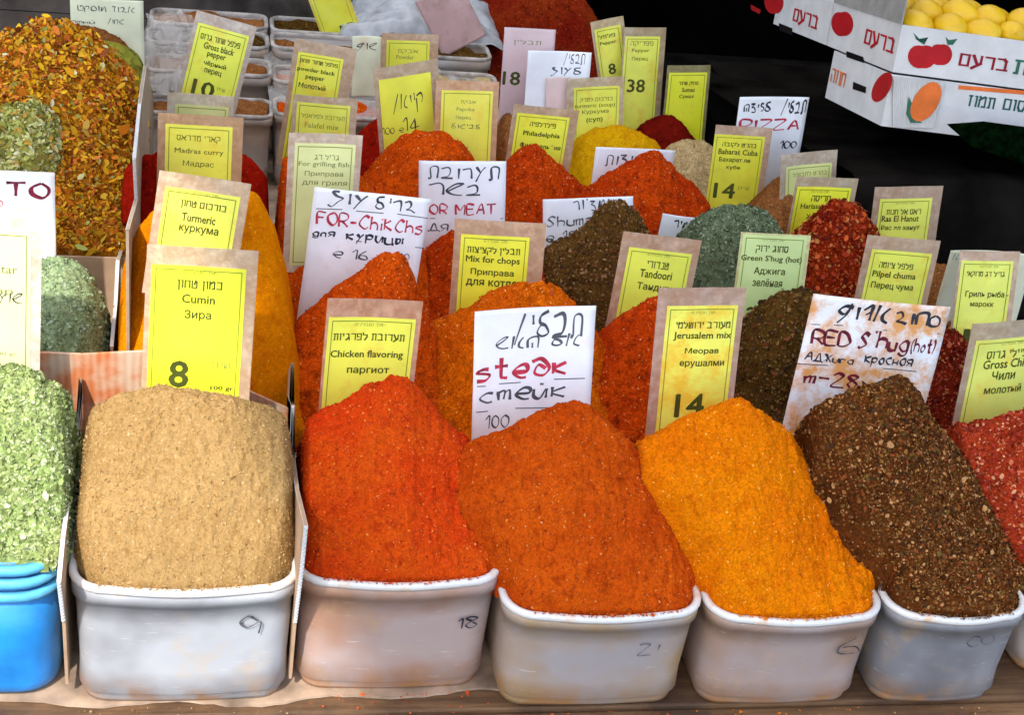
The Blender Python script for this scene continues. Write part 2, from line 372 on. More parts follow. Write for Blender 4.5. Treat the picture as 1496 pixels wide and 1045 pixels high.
def F_(cols, rough=.65): return flakes_mat('flakes', cols, rough)
mz = powder('oregano_mix', (.22, .30, .09), (.30, .37, .13), (.12, .17, .05), (.55, .62, .38), .05, 300)
mcum = powder('cumin_powder', (.33, .205, .08), (.29, .175, .065), (.25, .14, .045), (.46, .32, .15), .02, 460, 10, .15)
mchk = powder('red_orange_powder', (.54, .066, .005), (.54, .028, .004), (.40, .030, .004), (.75, .28, .06), .005, 460, 7, .2)
mstk = powder('rust_orange_powder', (.50, .074, .004), (.40, .045, .003), (.30, .032, .003), (.70, .28, .07), .006, 460, 8, .2)
mjer = powder('saffron_orange_powder', (.66, .180, .002), (.62, .130, .002), (.50, .10, .002), (.85, .45, .08), .01, 420, 7, .22)
mshg = powder('brown_flake_base', (.11, .032, .007), (.075, .020, .005), (.03, .012, .004), (.4, .22, .09), .03, 380)
mchl = powder('chili_base', (.36, .04, .012), (.28, .028, .008), (.08, .006, .004), (.5, .15, .06), .02, 380)
sp_pale = F_([(.72, .24, .05), (.60, .13, .02), (.8, .46, .2), (.50, .07, .01), (.26, .025, .004)])
sp_stk = F_([(.52, .085, .006), (.47, .065, .005), (.40, .045, .004), (.28, .024, .003), (.56, .11, .015), (.20, .018, .003), (.56, .17, .04), (.46, .07, .005), (.44, .055, .004)])
sp_red = F_([(.66, .09, .01), (.60, .055, .008), (.72, .16, .03), (.36, .025, .004), (.22, .015, .003), (.62, .07, .01), (.55, .06, .008)])
sp_jer = F_([(.76, .27, .01), (.70, .19, .005), (.64, .14, .005), (.42, .08, .004), (.70, .21, .004), (.66, .17, .004)])
sp_cum = F_([(.41, .26, .105), (.37, .22, .08), (.30, .17, .06), (.47, .32, .15), (.22, .12, .04), (.35, .20, .07), (.38, .235, .09)])
sp_zat = F_([(.31, .36, .14), (.25, .30, .10), (.38, .43, .20), (.50, .53, .32), (.18, .22, .07), (.11, .14, .05), (.28, .33, .12)])
sp_shg = F_([(.20, .075, .012), (.13, .045, .008), (.28, .11, .02), (.06, .022, .005), (.16, .045, .008), (.10, .035, .006), (.44, .22, .08), (.12, .07, .01), (.24, .05, .01), (.04, .015, .004)])
sp_chl = F_([(.42, .04, .015), (.30, .02, .01), (.55, .12, .05), (.2, .012, .008), (.65, .28, .13), (.34, .03, .01)])
def bd(i): return F0[i]
K = 'spice heaps piled on the stall'
def fr(i): x0, x1, y0, h = F0[i]; return y0, h
# front row
y, h = fr(0)
heap('pale green crushed herb heap above the blue tub', [(-330, 640), (-200, 570), (-90, 545), (0, 536), (40, 540), (65, 550), (85, 572), (100, 592), (108, 612), (114, 650)],
     y+.022, .30, .212, mz, .0017, 11, 1.1, flakes=[(26000, .0042, .5, sp_zat, .12, 'flakes')], group=K, x1=-.010, x0=-.30)
x0, x1, y, h = F0[0]
heap('sandy beige cumin heap in front of the sign reading Cumin', [(112, 640), (135, 608), (180, 587), (225, 574), (280, 570), (330, 573), (370, 584), (400, 596), (425, 612)],
     y+.002, .296, h-.002, mcum, .0016, 21, .55, flakes=[(16000, .0022, .36, sp_cum, .12, 'grains')], group=K, x0=x0-.003, x1=x1+.001, e=.24, corner=.07, pw=1.0, edge=.020)
y, h = fr(1)
heap('red orange heap in front of the Chicken flavoring sign', [(425, 640), (455, 615), (480, 600), (520, 580), (545, 564), (580, 557), (602, 567), (640, 598), (680, 636), (705, 662), (745, 705)],
     y+.002, .298, h-.002, mchk, .0016, 31, 1.0, flakes=[(12000, .0019, .6, sp_red, .12, 'grains'), (110, .0026, .4, sp_pale, .5, 'seeds')], group=K, x0=F0[1][0]+.004, x1=(F0[1][1]+F0[2][0])/2+.09, corner=.04, own=(F0[1][0]+.001, F0[1][1]-.001))
y, h = fr(2)
heap('rust orange heap in front of the handwritten steak sign', [(655, 690), (680, 660), (700, 648), (740, 632), (790, 608), (832, 592), (858, 594), (882, 612), (920, 642), (960, 682), (1010, 745)],
     y+.002, .298, h-.002, mstk, .0016, 41, .9, flakes=[(12000, .0019, .6, sp_stk, .12, 'grains'), (130, .0028, .4, sp_pale, .5, 'seeds')], group=K, x0=(F0[1][1]+F0[2][0])/2-.09, x1=(F0[2][1]+F0[3][0])/2+.09, corner=.035, own=(F0[2][0]+.001, F0[2][1]-.001))
y, h = fr(3)
heap('bright saffron orange heap in front of the Jerusalem mix sign', [(915, 665), (940, 645), (965, 630), (1005, 612), (1050, 597), (1082, 586), (1102, 592), (1122, 612), (1150, 635), (1190, 680), (1225, 725)],
     y+.002, .298, h-.002, mjer, .0016, 51, .9, flakes=[(12000, .0018, .6, sp_jer, .12, 'grains'), (60, .0026, .4, sp_pale, .5, 'seeds')], group=K, x0=(F0[2][1]+F0[3][0])/2-.09, x1=(F0[3][1]+F0[4][0])/2+.09, corner=.035, own=(F0[3][0]+.001, F0[3][1]-.001))
y, h = fr(4)
heap('dark brown flaky heap in front of the stained Red S\'hug sign', [(1128, 665), (1150, 634), (1180, 612), (1220, 587), (1255, 566), (1290, 548), (1318, 549), (1338, 568), (1362, 610), (1388, 655), (1430, 715)],
     y+.002, .298, h-.002, mshg, .0018, 61, 1.0, flakes=[(34000, .0032, .7, sp_shg, .2, 'flakes')], group=K, x0=(F0[3][1]+F0[4][0])/2-.10, x1=F0[4][1]+.09, corner=.035, own=(F0[4][0]+.001, F0[4][1]-.001))
y, h = fr(5)
heap('red chili flake heap at the right edge of the photo', [(1372, 672), (1388, 645), (1420, 632), (1460, 618), (1500, 606), (1560, 600), (1620, 640), (1700, 720)],
     y-.02, .31, h-.002, mchl, .002, 71, 1.0, flakes=[(13000, .0042, .6, sp_chl, .2, 'flakes')], group=K, x0=F0[4][1]-.07, corner=.035, own=(F0[5][0]-.012, F0[5][1]))

# rows behind
MILK = plastic('milky_plastic', (.60, .57, .53), (.5, .35, .25)); MILKG = plastic('grey_milky_plastic', (.38, .355, .33), (.34, .25, .18))
def back(label, prof, y0, zb, mat, seed, tl=None, fl=None, depth=.29, step=.0027, lump=1.0, h=.165, e=.16, fs=.55, **kw):
    kw.setdefault('xpad', .035)
    o = heap(label, prof, y0+.005, depth-.0, zb, mat, step, seed, lump, flakes=fl, group=K, e=e, fs=fs, **kw)
    TX = (onY(prof[0][0], prof[0][1], y0+.16)[0], onY(prof[-1][0], prof[-1][1], y0+.16)[0])
    if tl:
        tub(kw.get('x0', TX[0]), kw.get('x1', TX[1]), y0, y0+depth, h, MILK, tl, 'tubs behind the front row')
    return o
mher = powder('grey_green_herb', (.20, .26, .125), (.26, .33, .17), (.07, .12, .06), (.42, .52, .36), .05, 330)
sp_her = F_([(.20, .27, .13), (.26, .34, .18), (.34, .42, .25), (.13, .18, .08), (.42, .50, .34), (.23, .30, .15)])
mtur = powder('turmeric_powder', (.66, .205, .002), (.58, .150, .002), (.52, .12, .002), (.85, .4, .03), .008, 420, 7, .15)
mor1 = powder('orange_powder', (.56, .075, .004), (.46, .048, .003), (.25, .025, .003), (.85, .40, .12), .01)
mor2 = powder('amber_powder', (.62, .125, .003), (.50, .080, .003), (.33, .05, .003), (.85, .42, .12), .012)
mtan = powder('tandoori_powder', (.48, .050, .003), (.38, .030, .003), (.16, .012, .003), (.7, .3, .1), .012)
mdrk = powder('dark_green_flakes', (.060, .030, .006), (.09, .042, .008), (.02, .009, .003), (.3, .22, .08), .03)
mmar = powder('maroon_flakes', (.14, .012, .004), (.09, .008, .003), (.03, .003, .002), (.4, .1, .05), .02)
mred = powder('deep_red_powder', (.36, .012, .004), (.28, .008, .003), (.15, .005, .002), (.6, .05, .02), .01, 420, 8, .15)
mshu = powder('dark_brown_spice', (.075, .035, .008), (.11, .055, .012), (.025, .010, .003), (.38, .22, .10), .03)
mgrn = powder('sage_green_herb', (.10, .125, .065), (.12, .15, .08), (.035, .048, .02), (.28, .34, .20), .04)
mbrn = powder('brown_powder', (.26, .10, .03), (.20, .075, .022), (.12, .04, .012), (.5, .25, .1), .01)
myel = powder('yellow_powder', (.62, .34, .004), (.55, .26, .003), (.40, .17, .003), (.8, .5, .08), .01, 420, 7, .15)
mdr2 = powder('dark_red_powder', (.16, .008, .004), (.12, .005, .003), (.06, .003, .002), (.3, .02, .01), .01, 420, 7, .15)
mbei = powder('beige_powder', (.48, .36, .18), (.42, .30, .14), (.3, .2, .09), (.7, .55, .3), .02)
sp_drk = F_([(.13, .065, .012), (.06, .030, .007), (.22, .11, .03), (.03, .014, .004), (.09, .060, .010), (.14, .035, .008)])
sp_shu = F_([(.14, .07, .02), (.07, .035, .01), (.28, .15, .06), (.04, .015, .004), (.2, .06, .02)])
sp_grn = F_([(.10, .14, .07), (.15, .19, .11), (.26, .31, .20), (.05, .07, .03), (.18, .22, .12)])
sp_mar = F_([(.28, .03, .01), (.16, .012, .005), (.42, .07, .03), (.08, .006, .003), (.35, .14, .04), (.22, .02, .006)])
mhar = powder('red_pepper_flakes', (.24, .022, .004), (.15, .010, .003), (.05, .004, .002), (.5, .12, .03), .02)
sp_har = F_([(.42, .05, .008), (.28, .02, .005), (.52, .09, .015), (.12, .008, .003), (.36, .03, .006), (.45, .16, .04)])
sp_or = F_([(.54, .09, .007), (.46, .06, .005), (.40, .045, .005), (.26, .02, .004), (.62, .15, .03)])

r1, r2, r3, r4 = .315, .63, .94, 1.245
back('grey green herb heap behind the pale sign at left', [(-200, 470), (-60, 430), (0, 400), (50, 383), (100, 380), (130, 402), (152, 442), (166, 475), (176, 520)], r1, .19, mher, 101, None,
     [(12000, .0036, .5, sp_her, .12, 'flakes')], x1=.016, x0=-.34)
back('golden orange turmeric heap around the turmeric sign', [(158, 480), (175, 400), (200, 330), (240, 292), (290, 272), (340, 276), (372, 292), (400, 332), (425, 415), (438, 520)], r1, .19, mtur, 111,
     'tub under the golden turmeric heap', None, lump=.9, x0=.026, x1=.335)
back('orange heap in front of the FOR-CHIKCHS sign', [(385, 530), (402, 490), (440, 455), (480, 428), (520, 397), (548, 374), (575, 366), (592, 378), (606, 420), (622, 465), (660, 520)], r1, .165, mor1, 121,
     'tub under the orange heap by the FOR-CHIKCHS sign', [(5000, .0023, .6, sp_or, .12, 'grains')], x1=.5)
back('amber orange heap in front of the Mix for chops sign', [(585, 510), (620, 478), (655, 462), (690, 440), (722, 420), (765, 410), (800, 414), (822, 430), (838, 452), (880, 492), (915, 555), (940, 610)], r1, .165, mor2, 131,
     'tub under the amber heap by the Mix for chops sign', [(5000, .0023, .6, sp_stk, .12, 'grains')])
back('red orange heap in front of the Tandoori sign', [(860, 510), (895, 473), (930, 450), (960, 438), (988, 446), (1015, 468), (1050, 520)], r1, .165, mtan, 141,
     'tub under the red orange Tandoori heap', [(4500, .0023, .6, sp_or, .12, 'grains')])
back('dark olive brown flaky heap between Jerusalem mix and Red S\'hug signs', [(1040, 560), (1080, 490), (1112, 447), (1150, 429), (1186, 431), (1215, 455), (1260, 510), (1300, 560)], r1, .165, mdrk, 151,
     'tub under the dark olive brown heap', [(9000, .0040, .7, sp_drk, .2, 'flakes')])
back('dark maroon heap behind the Red S\'hug sign, at its right', [(1290, 540), (1330, 500), (1360, 482), (1382, 477), (1402, 490), (1425, 520), (1470, 580)], r1, .165, mmar, 161,
     'tub under the dark maroon heap at right', [(6000, .0042, .6, sp_mar, .2, 'flakes')])
# second row back
back('deep red powder heap behind the Madras curry sign', [(190, 240), (215, 226), (290, 218), (355, 226), (380, 250), (400, 275)], r2, .165, mred, 201, 'tub under the deep red powder', None, lump=.4, x0=.012, x1=.255)
back('orange heap behind the bleached grilling fish sign', [(355, 300), (378, 250), (400, 236), (430, 229), (480, 226), (525, 245), (560, 290), (600, 340)], r2, .165, mor1, 211, 'tub under the orange fish spice heap', [(4500, .0023, .6, sp_or, .12, 'grains')], x0=.262)
back('brownish orange heap in front of the OR MEAT sign', [(590, 420), (615, 385), (655, 342), (690, 328), (740, 334), (775, 355), (800, 400)], r2, .165, mtan, 221, 'tub under the brownish orange meat spice heap', [(4500, .0023, .6, sp_or, .12, 'grains')])
back('dark brown heap in front of the white Shuma sign', [(775, 410), (800, 368), (830, 350), (860, 326), (885, 303), (905, 288), (920, 296), (932, 312), (945, 345), (975, 390)], r2, .165, mshu, 231, 'tub under the dark brown Shuma heap', [(6500, .0040, .7, sp_shu, .2, 'flakes')])
back('sage green herb heap above the Green S\'hug sign', [(965, 410), (985, 372), (1005, 340), (1018, 316), (1040, 303), (1070, 298), (1105, 301), (1125, 314), (1142, 336), (1165, 380)], r2, .165, mgrn, 241, 'tub under the sage green herb heap', [(7000, .0044, .6, sp_grn, .2, 'flakes')], e=.3)
back('dark red pepper flake heap beside the Harissa sign', [(1140, 400), (1165, 345), (1190, 318), (1215, 296), (1240, 292), (1256, 302), (1272, 328), (1292, 365), (1310, 400)], r2, .165, mhar, 251, 'tub under the dark red pepper flakes', [(7500, .0055, .6, sp_har, .2, 'flakes')], e=.22)
back('brown powder heap beside the Pilpel chuma sign', [(1320, 430), (1345, 400), (1370, 386), (1390, 387), (1410, 402), (1440, 440)], r2, .165, mbrn, 261, 'tub under the brown powder heap at right', None)
# third row back
back('round orange heap in front of the handwritten yellow sign', [(520, 275), (545, 245), (565, 225), (582, 210), (612, 192), (640, 188), (668, 198), (692, 230), (708, 262)], r3, .16, mor1, 301, 'tub under the round orange heap', [(1500, .0034, .6, sp_or, .15, 'grains')], e=.35)
back('pointed red orange heap in front of the Philadelphia sign', [(722, 275), (740, 240), (752, 224), (768, 213), (790, 213), (806, 236), (832, 264), (858, 285)], r3, .16, mtan, 311, 'tub under the pointed red orange heap', [(4500, .0024, .6, sp_or, .15, 'grains')])
back('pointed brick red heap covering the corner of a white sign', [(845, 292), (868, 274), (885, 263), (912, 244), (940, 225), (962, 221), (975, 240), (1000, 265), (1028, 288), (1045, 320)], r3, .16, mtan, 321, 'tub under the pointed brick red heap', [(4500, .0024, .6, sp_or, .15, 'grains')])
back('tan brown heap between the Baharat and Harissa signs', [(1080, 325), (1100, 297), (1122, 275), (1142, 259), (1158, 262), (1175, 290), (1200, 330)], r3, .16, mbrn, 331, 'tub under the tan brown heap', None)
# fourth row back
back('yellow orange heap behind the round orange heap', [(635, 215), (660, 195), (685, 191), (708, 204), (724, 232), (740, 260)], r4, .14, mtur, 401, None, None, lump=.5, h=.14)
back('mustard yellow heap behind the white sign', [(825, 250), (843, 214), (868, 197), (902, 191), (940, 195), (962, 212), (980, 242), (1005, 272), (1015, 300)], r4-.03, .14, myel, 411, 'tub under the mustard yellow heap', None, lump=.6, h=.14, e=.35)
back('small beige powder heap left of the Baharat sign', [(960, 250), (978, 215), (1005, 203), (1035, 208), (1060, 235), (1080, 280)], r4, .14, mbei, 421, 'tub under the small beige heap', None, lump=.6, h=.14)
back('dark red powder heap below the yellow sumac sign', [(905, 215), (928, 192), (948, 178), (970, 169), (986, 170), (1002, 185), (1020, 207)], 1.33, .13, mdr2, 431, 'tub under the dark red powder', None, lump=.4, h=.13)
back('small bright red heap left of the handwritten yellow sign', [(505, 240), (520, 200), (535, 185), (555, 172), (575, 190), (590, 240)], r4+.02, .12, mred, 441, None, None, lump=.4, h=.12)
back('small brown heap left of the Philadelphia sign', [(715, 240), (725, 180), (738, 164), (752, 172), (765, 220)], r4+.05, .12, mbrn, 451, None, None, lump=.5, h=.12)

# left column: big carton of dried vegetable flakes
sp_flk = F_([(.74, .34, .008), (.64, .19, .008), (.48, .10, .006), (.80, .46, .015), (.22, .05, .008), (.70, .30, .01), (.55, .33, .02), (.70, .20, .03), (.66, .36, .015)], .6)
sp_pg = F_([(.46, .46, .13), (.58, .57, .25), (.32, .34, .07), (.66, .64, .38), (.20, .20, .04), (.48, .28, .04), (.38, .40, .09)])
mflk = powder('dried_flake_base', (.40, .15, .01), (.25, .08, .008), (.08, .03, .005), (.6, .3, .05), .05, 160)
yb = .66; xr = float(onY(197, 330, yb)[0])
zc = float(onY(120, 376, yb)[2])
heap('large heap of orange and yellow dried flakes at upper left', [(-160, 100), (-60, 65), (0, 46), (30, 38), (65, 30), (100, 33), (130, 52), (160, 80), (188, 108), (204, 138), (212, 190)],
     yb+.012, .62, zc-.004, mflk, .004, 501, 1.6, yr=yb+.50, flakes=[(34000, .0066, .45, sp_flk, .22, 'flakes'), (5000, .009, .35, sp_flk, .6, 'flakes'), (1500, .008, .4, sp_pg, .5, 'green_flakes')], group=K, x0=-.55, x1=.035, e=.2, fine=1.5, bulge=.05)
ct = empty('cardboard_box', (-.28, yb, 0)); tag(ct, 'open brown cardboard box holding the large orange flake heap', 'box')
for nm, bx in (('front_panel', (-.30, .32, 0, .005, 0, zc)), ('back_panel', (-.30, .32, .64, .645, 0, zc)), ('side_panel', (-.30, -.295, .0055, .6395, 0, zc)), ('side_panel', (.315, .32, .0055, .6395, 0, zc))):
    m = MB(); m.box(*bx); m.link(nm, CARD, ct)
mpg = powder('pale_green_base', (.34, .34, .07), (.26, .26, .05), (.1, .1, .02), (.6, .62, .35), .06, 160)
heap('pale green dried herb heap lying on the orange flakes', [(-140, 260), (-60, 180), (-20, 158), (20, 148), (55, 150), (78, 172), (94, 205), (100, 250)],
     .78, .20, .37, mpg, .004, 511, 1.5, flakes=[(10000, .0068, .45, sp_pg, .25, 'flakes')], group=K, e=.4, bulge=.03, corner=.09)
heap('olive green seed heap with dark specks behind the orange flakes', [(95, 90), (130, 62), (160, 60), (190, 72), (208, 85), (216, 112)], 1.34, .26, .22,
     powder('olive_seeds', (.26, .24, .03), (.2, .2, .03), (.1, .08, .01), (.05, .03, .01), .08, 90), .004, 521, .5, group=K, e=.4)
heap('brown powder heap under the handwritten note at upper left', [(70, 60), (110, 36), (140, 38), (170, 52), (185, 66), (200, 80)], 1.62, .26, .18, mbrn, .004, 531, .5, group=K, e=.4)

# ------------------------------------------------------------------ blue tub and cardboard dividers
BLUE = plain('blue_plastic', (.02, .26, .72), .35, .5, .28, 8, .001, 30); CYAN = plain('pale_blue_rim', (.12, .50, .85), .3, .5, .2, 20)
A = onZ(88, 1015, 0); xb = A[0]; yb0 = A[1]-.006
bt = empty('blue_tub', (xb-.14, yb0, 0)); tag(bt, 'bright blue ridged tub at the lower left corner', 'tub')
def ring(a, z, r=.05): return rrect(-.14-a, .14+a, -a, .30+a, r+a, z)
m = MB(); m.loft([ring(-.012, 0), ring(-.003, .008), ring(-.001, .02), ring(0, .08), ring(0, .157), ring(-.004, .158), ring(-.004, .214), ring(-.012, .214), ring(-.016, .03)], True, True); m.link('body', BLUE, bt, True)
for z in (.165, .186, .206):
    m = MB(); rr = [ring(.0, z-.007), ring(.006, z-.006), ring(.009, z), ring(.007, z+.006), ring(0, z+.008)]; m.loft(rr+[rr[0]]); m.link('rim_ridge', CYAN, bt, True)

def divider(label, X, front_px, yback, ztop_back, thick=.004, z0=.02, mat=CARD):
    P = [onX(a, b, X) for a, b in front_px]
    P = [(X, p[1], p[2]) for p in P]
    poly = P+[(X, P[-1][1]+.02, z0), (X, yback, z0), (X, yback, ztop_back)]
    o = MB(); o.prism([(0, p[1], p[2]) for p in poly], (-thick/2, 0, 0), (thick/2, 0, 0))
    e_ = empty('cardboard_divider', (X, 0, 0)); tag(e_, label, 'cardboard divider', 'cardboard dividers')
    o.link('sheet', mat, e_)
    # pale cut edge with its corrugation
    m = MB(); Pn = np.array(P)
    L = np.r_[0, np.cumsum(np.linalg.norm(np.diff(Pn, axis=0), axis=1))]; n = max(8, int(L[-1]/.004))
    s = np.linspace(0, L[-1], n); yy = np.interp(s, L, Pn[:, 1]); zz = np.interp(s, L, Pn[:, 2])
    for i in range(n-1):
        q = .0012*(1 if i % 2 else -1); m.add([(-thick/2-.0006, yy[i]-.0012, zz[i]), (thick/2+.0006, yy[i]-.0012, zz[i]), (thick/2+.0006, yy[i+1]-.0012, zz[i+1]), (-thick/2-.0006, yy[i+1]-.0012, zz[i+1]),
               (q, yy[i]-.0022, (zz[i]+zz[i+1])/2)], [(0, 1, 4), (1, 2, 4), (2, 3, 4), (3, 0, 4)])
    m.link('cut_edge', CARDW, e_)
    return e_
dx0 = float(onY(100, 855, -.01)[0])-.006; dx1 = float(onY(433, 850, -.01)[0])+.001
divider('cardboard divider between the pale green herbs and the cumin', dx0, [(120, 563), (114, 615), (105, 690), (92, 785), (86, 850), (93, 908)], .30, .30)
divider('cardboard divider between the cumin and the red orange spice', dx1, [(416, 560), (428, 592), (426, 650), (434, 715), (447, 768), (441, 830), (431, 910)], .30, .33)
divider('pale divider between the orange flake box and the deep red powder', .046, [(212, 95), (204, 150), (196, 230), (199, 290), (186, 335)], 1.35, .30, mat=plain('pale_board', (.40, .31, .22), .8, .1, .15))
divider('pale divider between the grey green herbs and the turmeric', .021, [(184, 345), (172, 380), (169, 440), (163, 506)], .62, .30, mat=plain('pale_board', (.40, .31, .22), .8, .1, .15))
# stained carton panel behind cumin
pm, t_, b_ = newmat('stained_carton'); co = objco(t_)
sx = N(t_, 'ShaderNodeSeparateXYZ'); t_.links.new(co, sx.inputs[0])
st = ramp(t_, noise(t_, co, 13, 4, .6), .40, .56)
wv = N(t_, 'ShaderNodeTexWave', wave_type='BANDS', bands_direction='X'); wv.inputs['Scale'].default_value = 28; wv.inputs['Distortion'].default_value = 1.5; t_.links.new(co, wv.inputs['Vector'])
cc = mix(t_, st, (.62, .46, .33), (.60, .17, .05)); cc = mix(t_, .18, cc, mix(t_, wv.outputs['Fac'], (.3, .12, .05), (.7, .5, .35)))
t_.links.new(cc, b_.inputs['Base Color']); b_.inputs['Roughness'].default_value = .85
bump(t_, b_, wv.outputs['Fac'], .3, .001)
cb = empty('carton_tray', (0, .312, 0)); tag(cb, 'orange stained cardboard tray wall behind the cumin heap', 'carton')
def zt(px, py): return float(onY(px, py, .312)[2])
xa = -.36; P_ = [(xa, 0, 0), (.27, 0, 0), (.27, 0, zt(418, 596)), (float(onY(200, 509, .312)[0])+.03, 0, zt(215, 510)), (float(onY(120, 516, .312)[0]), 0, zt(120, 516)), (float(onY(35, 512, .312)[0]), 0, zt(35, 512)), (xa, 0, zt(35, 512))]
m = MB(); m.prism(P_, (0, -.005, 0), (0, 0, 0)); m.link('front_panel', pm, cb)
m = MB(); m.box(xa, .265, .285, .290, 0, .19); m.link('back_panel', CARD, cb)
# ------------------------------------------------------------------ lettering
fx = {}
def text_geo(s, bold):
    if is_heb(s): return block_geo(s, bold)
    c = bpy.data.curves.new('t', 'FONT'); c.body = s; c.size = 1; c.resolution_u = 2; c.offset = 0
    o = bpy.data.objects.new('t', c); me = bpy.data.meshes.new_from_object(o)
    v = np.array([(q.co.x, q.co.y) for q in me.vertices]).reshape(-1, 2); f = [tuple(p.vertices) for p in me.polygons]
    bpy.data.objects.remove(o); bpy.data.curves.remove(c); bpy.data.meshes.remove(me)
    if bold and len(v):
        n = len(v); sh = [(-.022, 0), (.022, 0), (0, .018), (0, -.018)]
        v = np.vstack([v+np.array(q) for q in sh]); f = [tuple(i+k*n for i in q) for k in range(4) for q in f]
        return v, f, 4
    return v, f, 1
def is_heb(s): return any('\u0590' <= ch <= '\u05ff' for ch in s)
G = {}
for ln in '''F:02 09 59/06 46
O:39 07 04 32 54 57 39
R:02 09 49 57 35 05/25 52
C:58 39 17 04 32 53
h:09 02/05 26 45 42
i:16 12/18 19
I:19 12
k:09 02/46 04 42
K:09 02/48 05 52
c:46 26 04 22 42
s:46 26 05 44 32 02
S:58 39 17 26 44 33 12 03
E:59 09 02 52/06 46
D:02 09 39 56 54 32 02
':19 18
u:06 03 22 43 46/46 42
g:46 26 04 22 43 46/46 41 20 01
(:29 17 14 21
):09 17 14 01
o:26 04 22 44 26
t:29 23 32 42/06 46
e:04 44 46 26 04 22 42
a:06 37 54 42 22 13 25 44
m:06 02/05 16 26 22/25 36 46 42
A:02 39 52/15 45
M:02 09 35 69 62
T:09 69/39 32
P:02 09 49 57 35 05
Z:09 59 02 52
r:06 02/04 26 36
0:29 07 04 22 44 47 29
1:07 29 22
2:08 29 48 36 02 52
4:39 04 54/38 32
5:49 09 06 35 53 32 02
6:39 06 03 22 43 35 05
8:26 08 29 48 26 04 22 44 26
9:47 29 07 25 47 42
.:12 13
-:05 45
":19 17/39 37
д:46 26 04 22 43 46/46 41 20 01
л:02 16 46 42
Д:12 39 52/02 62/02 01/62 61
Я:42 49 19 07 15 45/25 02
я:42 46 16 05 24 44/24 02
к:06 02/46 04 42
у:06 24/46 24 00
р:06 00/05 26 45 33 03
и:06 03 22 46/46 42
ц:06 02 42 46/42 52 51
ы:06 02 23 25 05/46 42
с:46 26 04 22 42
т:06 02/05 26 22/25 46 42
е:04 44 46 26 04 22 42
й:06 03 22 46/46 42/28 38
а:46 26 04 22 43 46/46 42
ж:06 42/46 02/26 22
Ж:09 52/59 02/29 22
г:02 06 46
н:06 02/46 42/04 44
А:02 39 52/15 45
א:19 02/58 47 35 33 52
ב:07 38 46 33 02 52
ג:07 28 36 24 13 33 52
ד:06 38 36 14/37 32
ה:02 07 48 42/25 22
ו:18 12
ז:08 38 26 22
ח:02 07 48 42
ט:08 03 22 43 47 28 26
י:18 15
ל:49 18 16 35 43 22 03 15 35
מ:02 17 13 38 42
ם:57 27 05 24 47 48 34 00
ן:49 00
ס:28 06 03 22 43 46 28
ע:08 25/48 25 00
ף:38 18 26 45 33 10 01
פ:38 18 16 35 33 12
צ:08 38 16 35 42 12
ק:07 38 46 34/06 00
ר:07 38 46 42
ש:04 36 58 38 05 13 32 52
ת:02 12 18 48 42
/:49 00'''.split('\n'):
    G[ln[0]] = [[(int(p[0]), int(p[1])) for p in s.split()] for s in ln[2:].split('/')]
GB = {}
for ln in '''א:08 52/58 56 35/25 04 02
ב:08 38 47 42/02 52
ג:18 38 42/34 12 02
ד:08 58/48 42
ה:08 48 42/05 02
ו:08 18 12
ז:08 28/18 12
ח:08 48 42/08 02
ט:07 08/08 02 42 47 38 25
י:08 18 16
כ:08 48 42 02
ך:08 48 40
ל:09 07 47 45 22
מ:02 06 17/08 17 38 48 42 22
ם:08 48 42 02 08
נ:18 38 32 02
ן:08 18 10
ס:08 48 44 32 12 04 08
ע:48 44 01/08 24
פ:25 05 08 48 42 02
ף:25 05 08 48 40
צ:08 33 42 02/48 46 34
ץ:08 34 30/48 45 34
ק:08 48 44 24/04 00
ר:08 48 42
ש:08 02 42 48/28 25 02
ת:08 48 42/18 12 02
-:05 35
':18 16
":08 06/28 26'''.split('\n'):
    GB[ln[0]] = [[(int(p[0]), int(p[1])) for p in q.split()] for q in ln[2:].split('/')]
def block_geo(s, bold):
    V, Fq = [], []; x = 0.; hv, hh_ = (.62, .5) if bold else (.4, .36)
    for ch in s[::-1]:
        if ch not in GB: x += 3; continue
        for st in GB[ch]:
            for (a, b), (c, d) in zip(st[:-1], st[1:]):
                p0 = np.array((x+a, b), float); p1 = np.array((x+c, d), float); t_ = (p1-p0)/np.linalg.norm(p1-p0)
                wd_ = hv*abs(t_[1])+hh_*abs(t_[0]); n_ = np.array([-t_[1], t_[0]])*wd_; e_ = t_*wd_*.85
                k = len(V); V += [p0-e_+n_, p0-e_-n_, p1+e_-n_, p1+e_+n_]; Fq.append((k, k+1, k+2, k+3))
        x += max(p[0] for st in GB[ch] for p in st)+2.1
    # every bar on its own hair-thin level so that none overlap in one plane
    return np.array(V), Fq, max(1, len(V)//4)
